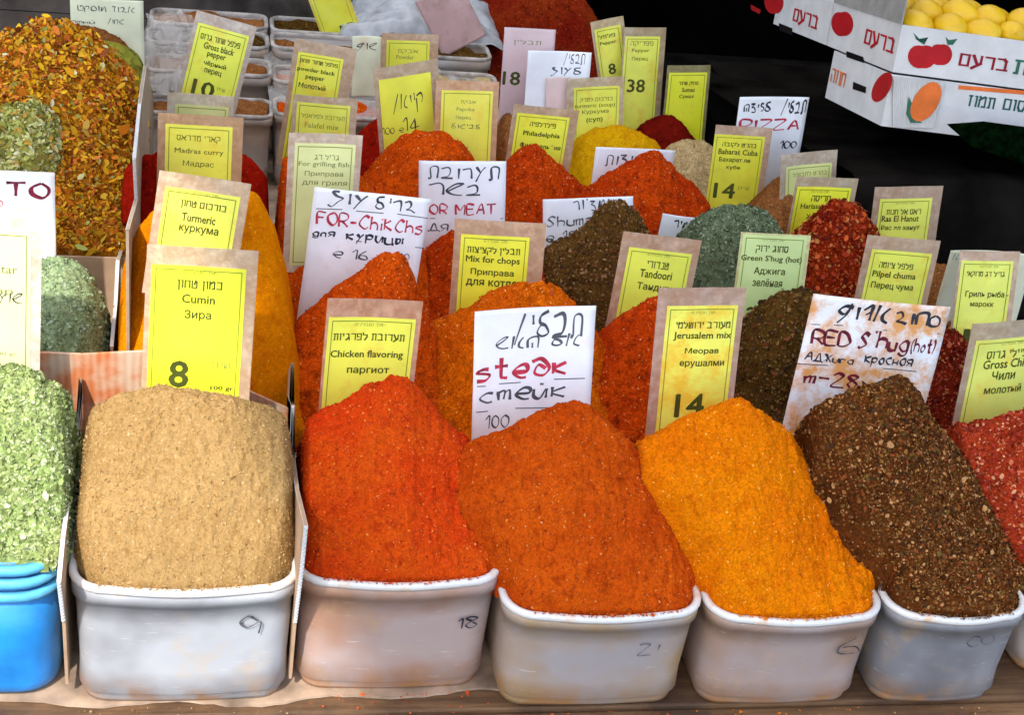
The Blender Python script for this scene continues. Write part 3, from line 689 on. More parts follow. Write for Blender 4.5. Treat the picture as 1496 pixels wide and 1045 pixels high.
def hand_geo(s, pen=.7, jit=.22):
    s = s[::-1] if is_heb(s) else s
    V, Fq = [], []; x = 0.
    for ch in s:
        if ch == ' ': x += 4; continue
        if ch not in G: continue
        wmax = max(p[0] for st in G[ch] for p in st); dy = random.uniform(-.4, .4); sc_ = random.uniform(.92, 1.1)
        for st in G[ch]:
            pts = [(x+p[0]*sc_+random.uniform(-jit, jit), (p[1]-2)*sc_+dy+random.uniform(-jit, jit)) for p in st]
            if len(pts) == 1: pts.append((pts[0][0]+.5, pts[0][1]))
            P = np.array(pts); out = []
            Q = np.vstack([2*P[0]-P[1], P, 2*P[-1]-P[-2]])
            for i in range(len(P)-1):
                p0, p1, p2, p3 = Q[i:i+4]
                for u in np.linspace(0, 1, 6)[:-1]:
                    out.append(.5*(2*p1+(p2-p0)*u+(2*p0-5*p1+4*p2-p3)*u*u+(3*p1-p0-3*p2+p3)*u**3))
            out.append(P[-1]); out = np.array(out)
            d = np.gradient(out, axis=0); d /= np.linalg.norm(d, axis=1, keepdims=True)+1e-9; n = np.stack([-d[:, 1], d[:, 0]], 1)
            wv = (pen*.5*(1+.3*np.sin(np.linspace(0, 4, len(out))+random.random()*3))*(.62+.75*np.abs(d[:, 0]*.77+d[:, 1]*-.64)))[:, None]
            k = len(V); V += list(out+n*wv)+list(out-n*wv); m_ = len(out)
            Fq += [(k+i, k+i+1, k+m_+i+1, k+m_+i) for i in range(m_-1)]
        x += wmax+1.7
    return np.array(V), Fq

# ------------------------------------------------------------------ signs
def rect_local(mb, x0, x1, z0, z1, y0, y1, rc=0):
    if not rc: mb.box(x0, x1, y0, y1, z0, z1); return
    pts = [(p[0], 0, p[1]) for p in rrect(x0, x1, z0, z1, rc, 0, 3)]
    mb.prism(pts, (0, y0, 0), (0, y1, 0))
YEL = (.80, .82, .030); YEL2 = (.86, .88, .05); PALE = (.72, .78, .28); WHITE = (.86, .885, .92); PINK = (.62, .46, .47)
GRP = 'price signs standing in the spices'
def slab(m, x0, x1, y0, y1, z0, z1, nx=10, nz=16):
    xs = np.linspace(x0, x1, nx+1); zs = np.linspace(z0, z1, nz+1); k = (nx+1)
    P = [(x, y0, z) for z in zs for x in xs]+[(x, y1, z) for z in zs for x in xs]; o = k*(nz+1); f = []
    for j in range(nz):
        for i in range(nx):
            a = j*k+i; f += [(a, a+1, a+k+1, a+k), (o+a, o+a+k, o+a+k+1, o+a+1)]
    for i in range(nx): a = nz*k+i; f += [(i, o+i, o+i+1, i+1), (a, a+1, o+a+1, o+a)]
    for j in range(nz): a = j*k; b = j*k+nx; f += [(a, a+k, o+a+k, o+a), (b, o+b, o+b+k, b+k)]
    m.add(P, f)
def hash_(q): 
    v = 7
    for ch in q: v = (v*131+ord(ch)) % 1000003
    return v
def sign(label, Y, TL, TR, BL, paper_px=None, lines=(), col=YEL2, slv=(.50, .43, .34), extra=.06, lean=7, rc=0, rules=(), stain=.35, scol=(.75, .22, .02), border=True, curl=0, H=None):
    h_ = (hash_(label) % 1000)/1000; h2 = (hash_(label+'y') % 1000)/1000; lean = lean-4+11*h_; yaw = R(-9+18*h2)
    o_ = onY(TL[0], TL[1], Y); n = np.array([math.sin(yaw)*math.cos(R(lean)), math.cos(yaw)*math.cos(R(lean)), -math.sin(R(lean))])
    P = lambda a, b: onP(a, b, o_, n)
    tl, tr, bl = P(*TL), P(*TR), P(*BL)
    u = tr-tl; wdt = np.linalg.norm(u); u /= wdt
    dn = bl-tl; dn /= np.linalg.norm(dn)
    up_from_u = np.cross(n, u)*-1 if (np.cross(n, u)@(-dn)) < 0 else np.cross(n, u)
    up = (-dn+up_from_u); up /= np.linalg.norm(up); up -= n*(up@n); up /= np.linalg.norm(up); X = np.cross(n, up); X = X if X@u > 0 else -X
    hgt = abs((bl-tl)@up)+extra if H is None else H
    tc = (tl+tr)/2; org = tc-up*hgt
    if X@np.cross(n, up) < 0: pass
    mw = Matrix([[X[0], n[0], up[0], org[0]], [X[1], n[1], up[1], org[1]], [X[2], n[2], up[2], org[2]], [0, 0, 0, 1]])
    loc = lambda a, b: (lambda q: ((q-org)@X, (q-org)@up))(P(a, b))
    e_ = empty('price_sign', mw=mw); tag(e_, label, 'price sign', GRP)
    fr_ = -.0008
    curlf = None
    if paper_px:
        m = MB(); slab(m, -wdt/2, wdt/2, -.0005, .0005, 0, hgt); m.link('sleeve', sleeve(slv), e_)
        a = loc(*paper_px[0]); b = loc(*paper_px[1]); x0, x1 = a[0], b[0]; zt_ = (a[1]+b[1])/2; z0 = .012
        m = MB(); slab(m, x0, x1, -.0011, -.0006, z0, zt_); m.link('paper', paper('yellow', col, scol, stain), e_)
        fr_ = -.0011; bw = .0011; ins = .005
        if border:
            m = MB(); X0, X1, Z0, Z1 = x0+ins, x1-ins, z0+ins, zt_-ins
            for q in ((X0, X1, Z1-bw, Z1), (X0, X1, Z0, Z0+bw), (X0, X0+bw, Z0+bw, Z1-bw), (X1-bw, X1, Z0+bw, Z1-bw)): slab(m, q[0], q[1], fr_-.0004, fr_-.0001, q[2], q[3], 10, 16)
            m.link('border', INKG, e_)
        front_obj = None
    else:
        # handwritten card, gently curled
        nxx = 18; m = MB(); nzz = 36; cf = lambda x, z: -curl*((x/(wdt/2))**2)+.0009*math.sin(z*34)
        pts = [(x, cf(x, z), z) for z in np.linspace(0, hgt, nzz) for x in np.linspace(-wdt/2, wdt/2, nxx)]
        me_f = [(j*nxx+i, j*nxx+i+1, (j+1)*nxx+i+1, (j+1)*nxx+i) for j in range(nzz-1) for i in range(nxx-1)]
        m.add(pts, me_f); oc = m.link('card', paper('white', col, scol, stain), e_, True)
        sd = oc.modifiers.new('s', 'SOLIDIFY'); sd.thickness = .0008; sd.offset = 1
        curlf = cf; fr_ = -.0006
    px_m = wdt/math.hypot(TR[0]-TL[0], TR[1]-TL[1])
    groups = {}
    for L in lines:
        s, cx, cy, wp, hp, st = L
        if st in ('p', 'b', 'l', 'B'): v, f, nl = text_geo(s, st in 'bB'); mt = INKL if st == 'l' else INK
        else:
            pen = {'h': .78, 'r': 1.0, 'g': .6, 'm': 1.1, 'H': 1.1, 'y': .62}[st]; v, f = hand_geo(s, pen); nl = 1; mt = {'h': PENG, 'H': PEN, 'g': PENG, 'r': RED, 'm': MAROON, 'y': PEN}[st]
        if len(v) == 0: continue
        lo, hi = v.min(0), v.max(0); c0 = (lo+hi)/2; q = (v-c0)/np.maximum(hi-lo, 1e-6)*np.array([wp, hp])*px_m
        cu = loc(cx, cy); groups[len(groups)] = (mt, [(q+np.array(cu), f, nl)])
    for (a, b, c_, d_, st) in rules:
        p0 = np.array(loc(a, b)); p1 = np.array(loc(c_, d_)); dd = (p1-p0)/np.linalg.norm(p1-p0); nn = np.array([-dd[1], dd[0]])*.0007
        groups[len(groups)] = (None, [(np.array([p0+nn, p1+nn, p1-nn, p0-nn]), [(0, 1, 2, 3)], 1)])
    for i, (mt, items) in enumerate(groups.values()):
        m = MB()
        for q, f, nl in items:
            per = len(q)//nl
            m.add([(a, (curlf(a, b)-.0003 if curlf else 0)+fr_-.0003-(j//per % 4)*.00004-(j//per)*.000003, b) for j, (a, b) in enumerate(q)], f)
        if mt is None: m.link('ruled_line', PENG, e_)
        else: m.link('lettering' if mt is not RED else 'red_lettering', mt, e_)
    b1 = (hash_(label+'a') % 1000)/1000-.5; b2 = (hash_(label+'b') % 1000)/1000-.5; b3 = (hash_(label+'c') % 1000)/1000-.5; hw = wdt/2
    for ch in e_.children:
        me = ch.data; co_ = np.empty(len(me.vertices)*3, np.float32); me.vertices.foreach_get('co', co_); co_ = co_.reshape(-1, 3)
        x_, z_ = co_[:, 0]/hw, co_[:, 2]/hgt
        co_[:, 1] += (.0075*b1*x_**2+.012*b2*np.clip(z_-.3, 0, 1)**2+.008*b3*x_*z_+.0009*np.sin(x_*4+b1*9)*np.sin(z_*7+b2*9)).astype(np.float32)
        me.vertices.foreach_set('co', co_.ravel()); me.update()
        if ch.name.startswith(('sleeve', 'paper')): me.polygons.foreach_set('use_smooth', [False]*len(me.polygons))
    return e_
HD = '-מלך התבלינים-'
S0, S1, S2, S3, S4 = .272, .585, .89, 1.20, 1.47
sign('large bright yellow Cumin sign with the price 8', S0, (215, 357), (378, 366), (205, 575), ((222, 384), (360, 394)),
     [(HD, 292, 399, 56, 7, 'p'), ('כמון טחון', 292, 417, 66, 17, 'B'), ('Cumin', 290, 437, 49, 14, 'B'), ('Зира', 289, 461, 40, 17, 'B'), ('8', 261, 546, 30, 44, 'b'), ('ש"ח', 323, 534, 26, 10, 'l'), ('100 gr', 324, 568, 35, 9, 'B')], YEL, stain=.1)
sign('yellow Chicken flavoring sign with a pinkish laminate edge', S0, (478, 434), (615, 438), (467, 600), ((480, 460), (605, 466)),
     [(HD, 539, 474, 46, 6, 'l'), ('תערובת לפרגיות', 538, 492, 103, 14, 'B'), ('Chicken flavoring', 535, 518, 106, 14, 'B'), ('паргиот', 537, 542, 62, 11, 'b')], (0.86, 0.87, 0.090), (.52, .36, .28))
sign('white rounded card with red steak handwriting', S0, (692, 450), (866, 447), (696, 648), None,
     [('תבלין', 800, 476, 98, 50, 'h'), ('אל האש', 784, 497, 122, 22, 'h'), ('steaк', 760, 537, 134, 34, 'r'), ('стейк', 762, 573, 128, 26, 'h'), ('100', 726, 615, 36, 22, 'h')],
     WHITE, extra=.05, rules=[(695, 563, 708, 563, 0), (728, 560, 760, 558, 0), (808, 553, 851, 550, 0), (694, 601, 712, 600, 0), (752, 596, 845, 593, 0)], stain=.12, curl=.003)
sign('pale yellow Jerusalem mix sign with an orange stain', S0, (963, 417), (1090, 424), (957, 630), ((975, 443), (1078, 450)),
     [(HD, 1027, 457, 38, 6, 'l'), ('מעורב ירושלמי', 1027, 475, 80, 13, 'B'), ('Jerusalem mix', 1026, 491, 85, 14, 'B'), ('Меорав', 1025, 513, 50, 11, 'b'), ('ерушалми', 1025, 532, 66, 11, 'b'), ('14', 1007, 592, 44, 38, 'b')], (0.86, 0.88, 0.128), (.45, .38, .36), scol=(.85, .50, .02), stain=.8)
sign('white orange-stained Red S\'hug (hot) card, tilted right', S0, (1190, 430), (1392, 453), (1151, 605), None,
     [('אדום', 1262, 460, 76, 34, 'H'), ('סחוג', 1343, 467, 70, 24, 'H'), ('RED', 1215, 494, 60, 27, 'm'), ("S'hug", 1292, 502, 76, 36, 'm'), ('(hot)', 1350, 508, 38, 26, 'm'), ('АДЖига', 1212, 524, 72, 16, 'H'), ('красная', 1298, 529, 74, 18, 'H'), ('пт-28', 1214, 554, 80, 26, 'm')],
     WHITE, extra=.05, rules=[(1186, 475, 1232, 476, 0), (1290, 483, 1375, 490, 0), (1165, 533, 1210, 534, 0), (1290, 538, 1340, 544, 0)], stain=.95, scol=(.70, .30, .06), curl=-.004)
sign('yellow Gross Chili sign at the right edge of the photo', S0-.01, (1424, 466), (1545, 474), (1408, 632), ((1428, 491), (1535, 498)),
     [(HD, 1480, 502, 34, 5, 'l'), ("צ'ילי גרוס", 1472, 517, 60, 12, 'B'), ('Gross Chili', 1470, 531, 66, 12, 'B'), ('Чили', 1466, 548, 34, 12, 'b'), ('молотый', 1465, 568, 54, 11, 'b'), ('14', 1447, 625, 46, 28, 'b')], (.74, .80, .16), (.42, .41, .36), scol=(.85, .5, .02), stain=.5)
sign('sun-bleached pale yellow sign at the left edge, ending in atar', S0, (-95, 298), (62, 303), (-100, 530), ((-85, 332), (46, 338)),
     [('Zaatar', -2, 392, 56, 14, 'l'), ('Заатар', -20, 425, 80, 14, 'l'), ('שוע', 15, 437, 38, 24, 'y'), ('100 gr', 8, 517, 34, 7, 'l')], (.86, .86, .42), (.62, .68, .70), stain=.1)
sign('white card with thick purple letters ending in TO', .36+.2, (-90, 247), (80, 250), (-85, 385), None,
     [('TO', 42, 277, 66, 28, 'm'), ('RIGA', -45, 277, 80, 28, 'm'), ('ס', 0, 296, 10, 10, 'r')], WHITE, extra=.05, stain=.1)
# row 1
sign('yellow turmeric sign above the Cumin sign', .395, (233, 248), (366, 267), (216, 365), ((242, 268), (350, 290)),
     [(HD, 300, 284, 42, 6, 'l'), ('כורכום טחון', 297, 301, 66, 13, 'B'), ('Turmeric', 290, 319, 50, 13, 'B'), ('куркума', 290, 337, 58, 13, 'B')], (0.86, 0.86, 0.105), (.52, .46, .38))
sign('white handwritten FOR-CHIKCHS card with red letters', S1, (460, 273), (628, 290), (438, 442), None,
     [('גריל', 578, 298, 60, 22, 'h'), ('עוף', 508, 292, 58, 26, 'h'), ('FOR-ChiKChs', 540, 325, 158, 24, 'r'), ('для', 473, 343, 34, 13, 'H'), ('курицы', 547, 350, 86, 17, 'H'), ('пе 16', 512, 371, 52, 16, 'h'), ('100', 586, 374, 24, 13, 'h')],
     WHITE, extra=.08, rules=[(462, 305, 500, 306, 0), (520, 308, 560, 311, 0), (580, 312, 625, 318, 0), (520, 352, 620, 362, 0)], stain=.15, curl=-.003)
sign('yellow Mix for chops sign with a brown laminate edge', S1, (665, 322), (799, 326), (650, 463), ((674, 341), (774, 349)),
     [(HD, 724, 353, 38, 6, 'l'), ('תבלין לקציצות', 721, 367, 78, 13, 'B'), ('Mix for chops', 720, 381, 80, 13, 'B'), ('Приправа', 719, 399, 64, 12, 'B'), ('для котлет', 722, 415, 84, 12, 'B')], (0.86, 0.85, 0.038), (.46, .36, .27))
sign('yellow Tandoori sign leaning right beside dark brown heap', S1, (911, 337), (1025, 352), (886, 480), ((919, 361), (1011, 371)),
     [(HD, 962, 373, 36, 5, 'l'), ('טנדורי', 961, 387, 32, 11, 'B'), ('Tandoori', 958, 401, 47, 12, 'B'), ('Тандури', 958, 421, 56, 13, 'B')], (0.81, 0.87, 0.090), (.46, .37, .30))
sign("light green Green S'hug (hot) sign beside the sage heap", S1, (1083, 339), (1186, 345), (1066, 480), ((1086, 342), (1180, 347)),
     [(HD, 1130, 351, 34, 4, 'l'), ('סחוג ירוק', 1128, 365, 48, 12, 'B'), ("Green S'hug (hot)", 1127, 379, 90, 11, 'B'), ('Аджига', 1124, 397, 46, 12, 'B'), ('зелёная', 1121, 413, 44, 12, 'B'), ('25', 1106, 460, 34, 24, 'b')], (.56, .70, .28), (.56, .66, .38), stain=.05)
sign('yellow Pilpel chuma sign behind the Red S\'hug card', S1, (1268, 342), (1375, 354), (1249, 445), ((1274, 363), (1362, 372)),
     [('פלפל צ\'ומה', 1309, 388, 50, 10, 'B'), ('Pilpel chuma', 1306, 403, 64, 12, 'b'), ('Перец чума', 1303, 419, 62, 12, 'b')], (0.79, 0.83, 0.105), (.44, .38, .32), scol=(.7, .4, .02), stain=.5)
sign('yellow fish grill sign with Cyrillic text near the right edge', S1-.03, (1404, 363), (1492, 372), (1396, 515), ((1405, 379), (1482, 384)),
     [(HD, 1445, 390, 30, 4, 'l'), ('גריל דג מרוקאי', 1440, 401, 56, 10, 'B'), ('Гриль рыба -', 1442, 431, 64, 11, 'b'), ('марокк', 1434, 446, 34, 8, 'b'), ('1', 1411, 495, 10, 30, 'b')], (0.79, 0.85, 0.120), (.46, .38, .32), scol=(.7, .4, .02), stain=.5)
sign('crumpled white paper behind the fish grill sign', S1+.04, (1385, 358), (1505, 372), (1368, 440), None, [('א', 1392, 372, 9, 9, 'h'), ('ר', 1493, 420, 8, 10, 'r')], (0.75, 0.76, 0.555), extra=.03, curl=.01, stain=.3)
# row 2
sign('yellow Madras curry sign with a brown laminate edge', .70, (231, 166), (356, 170), (226, 262), ((242, 181), (340, 185)),
     [('קארי מדראס', 290, 203, 64, 11, 'p'), ('Madras curry', 291, 222, 72, 10, 'p'), ('Мадрас', 290, 240, 46, 10, 'p')], (0.79, 0.76, 0.075), (.42, .31, .20), stain=.5, scol=(.75, .5, .02))
sign('bleached yellow For grilling fish sign', .71, (422, 192), (529, 197), (418, 345), ((431, 206), (519, 212)),
     [('גריל דג', 477, 229, 36, 9, 'l'), ('For grilling fish', 473, 240, 74, 9, 'l'), ('Приправа', 473, 254, 56, 9, 'l'), ('для гриля', 474, 268, 66, 8, 'l')], (.78, .82, .36), (.58, .57, .55), stain=.2, scol=(.8, .7, .1))
sign('white handwritten card with red letters OR MEAT', S2, (612, 236), (740, 236), (609, 360), None,
     [('תערובת', 678, 254, 106, 24, 'h'), ('בשר', 664, 276, 76, 20, 'h'), ('FOR MEAT', 668, 305, 114, 20, 'r'), ('ДЛЯ', 640, 332, 32, 14, 'h')], WHITE, extra=.06, rules=[(628, 319, 735, 320, 0)], stain=.12)
sign('white handwritten Shuma card behind the dark brown heap', S2, (793, 290), (925, 288), (795, 392), None,
     [("אמצ'ור", 868, 299, 62, 18, 'h'), ('Shumar', 838, 322, 80, 17, 'h'), ('пе 18', 820, 345, 46, 18, 'h')], WHITE, extra=.06, stain=.15)
sign('small white card corner left of the sage green heap', S2, (968, 314), (1050, 322), (960, 342), None, [("אמיר", 1000, 328, 32, 14, 'H')], WHITE, extra=.08, stain=.1)
sign('yellow Harissa sign left of the dark red flakes', S2, (1164, 256), (1253, 262), (1152, 345), ((1165, 270), (1243, 276)),
     [(HD, 1198, 280, 28, 4, 'l'), ('חריסה', 1199, 290, 28, 9, 'B'), ('Harissa (hot)', 1196, 302, 54, 10, 'B'), ('Хариса', 1194, 317, 34, 9, 'b')], (0.86, 0.87, 0.038), (.42, .41, .34))
sign('yellow Ras El Hanut sign against the dark background', S2, (1279, 271), (1378, 274), (1272, 360), ((1286, 289), (1362, 291)),
     [(HD, 1322, 297, 30, 4, 'l'), ('ראס אל חנות', 1320, 309, 50, 9, 'B'), ('Ras El Hanut', 1315, 319, 54, 9, 'B'), ('Рас эл ханут', 1315, 333, 56, 9, 'b')], (0.81, 0.85, 0.120), (.44, .38, .33))
# row 3
sign('pale green-white sign edge just above the Madras curry sign', S3-.06, (245, 133), (342, 141), (244, 175), ((256, 151), (334, 156)), [], (.76, .80, .30), (.60, .66, .60), stain=.1)
sign('yellow Gross black pepper sign priced 10, tilted right', S3+.1, (288, 13), (375, 40), (262, 135), ((290, 31), (364, 54)),
     [('פלפל שחור גרוס', 322, 59, 60, 10, 'B'), ('Gross black', 320, 71, 46, 10, 'B'), ('pepper', 316, 83, 28, 9, 'B'), ('чёрный', 314, 95, 34, 9, 'B'), ('перец', 311, 106, 26, 9, 'B'), ('10', 297, 129, 34, 24, 'B'), ('ש"ח', 323, 131, 12, 5, 'l')], (0.79, 0.83, 0.060), (.42, .42, .42))
sign('yellow powder black pepper sign above the Falafel mix sign', S3+.05, (431, 57), (522, 70), (405, 195), ((436, 75), (502, 86)),
     [('פלפל שחור טחון', 466, 92, 56, 8, 'B'), ('powder black', 462, 104, 56, 8, 'B'), ('pepper', 460, 115, 28, 7, 'B'), ('Молотый', 456, 126, 40, 8, 'B')], (0.75, 0.74, 0.045), (.42, .36, .28))
sign('light yellow Falafel mix sign', S3-.05, (428, 138), (523, 146), (424, 195), ((434, 148), (512, 156)), [('תערובת לפלאפל', 472, 171, 64, 8, 'l'), ('Falafel mix', 470, 184, 50, 8, 'l')], (0.81, 0.85, 0.105), (.50, .49, .42))
sign('yellow sign with large handwriting and the price 14', S3, (545, 99), (641, 88), (560, 240), ((553, 115), (630, 108)),
     [('קייאן', 596, 150, 46, 32, 'y'), ('14', 600, 180, 24, 22, 'y'), ('100 пе', 574, 190, 32, 12, 'y')], (0.86, 0.87, 0.068), (.46, .43, .36), border=False, stain=.1)
sign('yellow sign right of the handwritten yellow sign', S3, (637, 114), (729, 122), (640, 220), ((645, 130), (720, 134)),
     [('אבקת', 684, 149, 22, 6, 'l'), ('Paprika', 680, 160, 26, 7, 'l'), ('Перец', 677, 172, 22, 6, 'l'), ('לבישול', 680, 184, 42, 8, 'y')], (0.79, 0.74, 0.053), (.50, .33, .20), stain=.3)
sign('yellow Philadelphia sign behind the pointed red orange heap', S3, (751, 150), (846, 163), (738, 265), ((756, 162), (832, 174)),
     [('פילדלפיה', 793, 182, 38, 8, 'B'), ('Philadelphia', 791, 197, 54, 9, 'B'), ('Филадельфия', 789, 214, 60, 9, 'b')], (0.86, 0.87, 0.053), (.46, .40, .30))
sign('white handwritten card half covered by the brick red heap', S3, (870, 213), (984, 219), (862, 285), None,
     [('ביצות', 912, 234, 56, 18, 'h'), ('ת', 880, 262, 14, 14, 'h')], WHITE, extra=.06, stain=.1)
sign('yellow Baharat Cuba sign priced 14', S3-.04, (1046, 183), (1129, 186), (1028, 300), ((1044, 197), (1118, 198)),
     [('בהרט לקובה', 1080, 212, 50, 8, 'B'), ('Baharat Cuba', 1078, 222, 58, 8, 'B'), ('Бахарат ле', 1073, 234, 46, 8, 'b'), ('кубе', 1071, 245, 20, 7, 'b'), ('14', 1058, 278, 32, 22, 'B'), ('ש"ח', 1086, 275, 16, 5, 'l')], (0.75, 0.72, 0.038), (.44, .36, .30), stain=.5, scol=(.6, .5, .03))
sign('white card with PIZZA handwritten in red', S3+.03, (1081, 138), (1179, 143), (1070, 260), None,
     [('תבלין', 1158, 155, 34, 24, 'H'), ('לפיצה', 1106, 156, 40, 16, 'H'), ('PIZZA', 1122, 181, 88, 18, 'r'), ('100', 1150, 210, 24, 12, 'H')], WHITE, extra=.06, stain=.1)
sign('pale yellow sign just above the Harissa sign', S3-.12, (1140, 222), (1220, 221), (1143, 270), ((1148, 241), (1213, 239)), [('בהרט לתבשיל', 1182, 253, 48, 6, 'l')], (.76, .80, .30), (.50, .50, .46), stain=.1)
# row 4
sign('small yellow sign behind the handwritten yellow sign', S4, (558, 48), (641, 50), (556, 105), ((565, 58), (628, 60)), [('אבקת', 596, 75, 30, 7, 'l'), ('Powder', 592, 83, 26, 6, 'l')], (0.75, 0.74, 0.045), (.44, .35, .25))
sign('crumpled white note left of the small yellow sign', S4+.02, (515, 50), (558, 54), (518, 125), None, [('שום', 536, 68, 30, 14, 'h')], (0.81, 0.83, 0.585), extra=.02, curl=.008, stain=.3)
sign('pink price sign showing 18', S4+.05, (737, 40), (812, 42), (727, 150), None, [('תבלין', 770, 62, 40, 8, 'l'), ('18', 747, 114, 26, 20, 'B')], PINK, extra=.05, stain=.15)
sign('white folded handwritten card right of the pink sign', S4, (770, 72), (862, 76), (766, 150), None, [('תבלין', 838, 86, 30, 18, 'h'), ('לעוף', 826, 104, 44, 14, 'h')], WHITE, extra=.05, curl=.006, stain=.1)
sign('small blank pale pink card left of the soup turmeric sign', S4-.02, (798, 112), (832, 113), (799, 152), None, [], (.80, .62, .58), extra=.04, stain=.05)
sign('yellow soup turmeric sign above the mustard yellow heap', S4-.03, (828, 111), (909, 114), (836, 210), ((838, 128), (903, 124)),
     [('כורכום למרק', 870, 145, 46, 7, 'p'), ('turmeric (soup)', 868, 154, 58, 7, 'p'), ('Куркума', 869, 163, 38, 7, 'p'), ('(суп)', 868, 175, 24, 8, 'b')], (0.81, 0.85, 0.090), (.50, .49, .40))
sign('narrow yellow sign priced 8, tilted left', S4+.1, (862, 31), (909, 23), (877, 115), ((868, 44), (905, 34)), [('פלפל', 886, 52, 24, 6, 'b'), ('Pepper', 888, 62, 24, 6, 'b'), ('8', 894, 100, 11, 16, 'B')], (0.75, 0.76, 0.075), (.44, .42, .30))
sign('tall olive yellow sign priced 38 against the dark', S4+.08, (913, 38), (976, 42), (908, 168), ((914, 52), (966, 54)),
     [('פפריקה', 938, 64, 34, 7, 'p'), ('Pepper', 936, 74, 26, 6, 'p'), ('Перец', 935, 86, 24, 6, 'p'), ('38', 929, 125, 26, 18, 'b')], (0.75, 0.78, 0.090), (.36, .34, .24))
sign('plain bright yellow sumac sign at the end of the back row', S4+.05, (976, 94), (1041, 97), (970, 200), ((978, 105), (1035, 107)), [('סומק שחור', 1006, 122, 30, 6, 'b'), ('Sumac', 1006, 131, 20, 6, 'b'), ('Сумах', 1003, 141, 22, 6, 'b')], (0.79, 0.83, 0.022), (.22, .24, .12))
sign('yellow sign lying askew at the top edge', 2.1, (448, -8), (505, -20), (478, 50), ((452, -6), (503, -16)), [('18', 507, 38, 22, 9, 'b')], (0.70, 0.67, 0.022), (.60, .58, .05), extra=.01, H=.12)
sign('dirty pink card lying askew at the top edge', 2.0, (604, -2), (672, -25), (650, 62), None, [], (.48, .30, .28), extra=.02, stain=.5, scol=(.25, .12, .08))
sign('white handwritten note at the top left corner', 1.78, (102, -4), (209, 1), (104, 60), None, [('אגוז מוסקט', 155, 13, 84, 12, 'h'), ('שחון', 169, 31, 24, 10, 'h'), ('молотый', 121, 31, 36, 6, 'h')], (0.79, 0.82, 0.585), extra=.05, stain=.08)

# ------------------------------------------------------------------ empty-looking trays at the back left
RIMG = plain('dull_rim', (.46, .41, .36), .5, .3, .3, 30)
def trays():
    cl = {'n': 0}
    for r, (py, h) in enumerate(((157, .16), (105, .15), (63, .14), (30, .14))):
        y0 = 1.62+r*.145
        hh = float(onY(250, py, y0)[2]); hb = hh
        for c, (xa_, xb_, cc_) in enumerate(((.02, .285, mbrn), (.295, .545, mor1), (.555, .80, mbei))):
            if c == 2 and r > 2: continue
            y = y0+random.uniform(-.010, .012); hh = hb+random.uniform(-.010, .006); jx = random.uniform(-.006, .006); xa_ += jx; xb_ += jx
            lab = ['left', 'middle', 'right'][c]; rw = ['nearest', 'second', 'third', 'farthest'][r]
            tub(xa_, xb_, y, y+.098, hh, MILKG, f'{rw} low grey tray of the {lab} column at the back', 'low grey trays at the back', bow=.0, r=.02, rimr=.0035, taper=.004, rim=RIMG)
            m_ = [[mbrn, mor1, mbei], [mbrn, mor2, mbei], [mdrk, mbrn, mshu], [mbrn, mdrk, mbei]][r][c]
            n = 30; gx, gy = np.meshgrid(np.linspace(xa_+.006, xb_-.006, n), np.linspace(y+.006, y+.092, n))
            gz = hh-.014+.05*vnoise(gx, gy, 12, 70+r*3+c)+.008*vnoise(gx, gy, 60, 3)
            V = np.stack([gx-xa_, gy-y, gz], -1).reshape(-1, 3); idx = np.arange(n*n).reshape(n, n)
            o = link('spice_layer', mesh(V, np.stack([idx[:-1, :-1], idx[:-1, 1:], idx[1:, 1:], idx[1:, :-1]], -1).reshape(-1, 4), True), m_, loc=(xa_, y, 0))
            tag(o, f'shallow layer of spice in the {rw} low tray, {lab} column', 'spice layer', 'spice left in the low grey trays')
trays()
FILM, t_, b_ = newmat('clear_film'); b_.inputs['Base Color'].default_value = (.72, .68, .62, 1); b_.inputs['Alpha'].default_value = .38; b_.inputs['Roughness'].default_value = .18
bump(t_, b_, noise(t_, objco(t_), 26, 4), .8, .012)
for (pa, pb, yy, zz, dp, lab, sd) in (((395, 100), (560, 100), 1.63, .20, .34, 'crumpled clear film over the middle low trays', 3), ((205, 70), (292, 70), 1.68, .24, .36, 'crumpled clear film over the left low trays', 8), ((640, 75), (735, 75), 1.66, .20, .30, 'crumpled clear film beside the pink price sign', 13)):
    A_ = onY(pa[0], pa[1], yy); B_ = onY(pb[0], pb[1], yy); gx, gy = np.meshgrid(np.linspace(0, 1, 50), np.linspace(0, 1, 50))
    V = np.stack([(B_[0]-A_[0])*gx+.02*vnoise(gx, gy, 4, sd), dp*gy+.02*vnoise(gx, gy, 4, sd+1), zz-.045+.045*gy+.03*vnoise(gx, gy, 4, sd+2)+.014*vnoise(gx, gy, 9, sd+3)+.008*np.abs(vnoise(gx, gy, 24, sd+4))], -1).reshape(-1, 3)
    idx = np.arange(2500).reshape(50, 50); o = link('plastic_film', mesh(V, np.stack([idx[:-1, :-1], idx[:-1, 1:], idx[1:, 1:], idx[1:, :-1]], -1).reshape(-1, 4), True), FILM, loc=(A_[0], yy, 0)); tag(o, lab, 'plastic film')
# tall tub of red powder at the top
yt = 2.05
heap('dark red heap at the top edge between clear panels', [(690, 20), (720, -20), (790, -50), (850, -10), (895, 60), (920, 100)], yt, .30, .08, powder('brick_powder', (.17, .010, .004), (.24, .03, .006), (.08, .006, .003), (.5, .1, .03), .01), .004, 601, .6, group=K, e=.4, corner=.02)
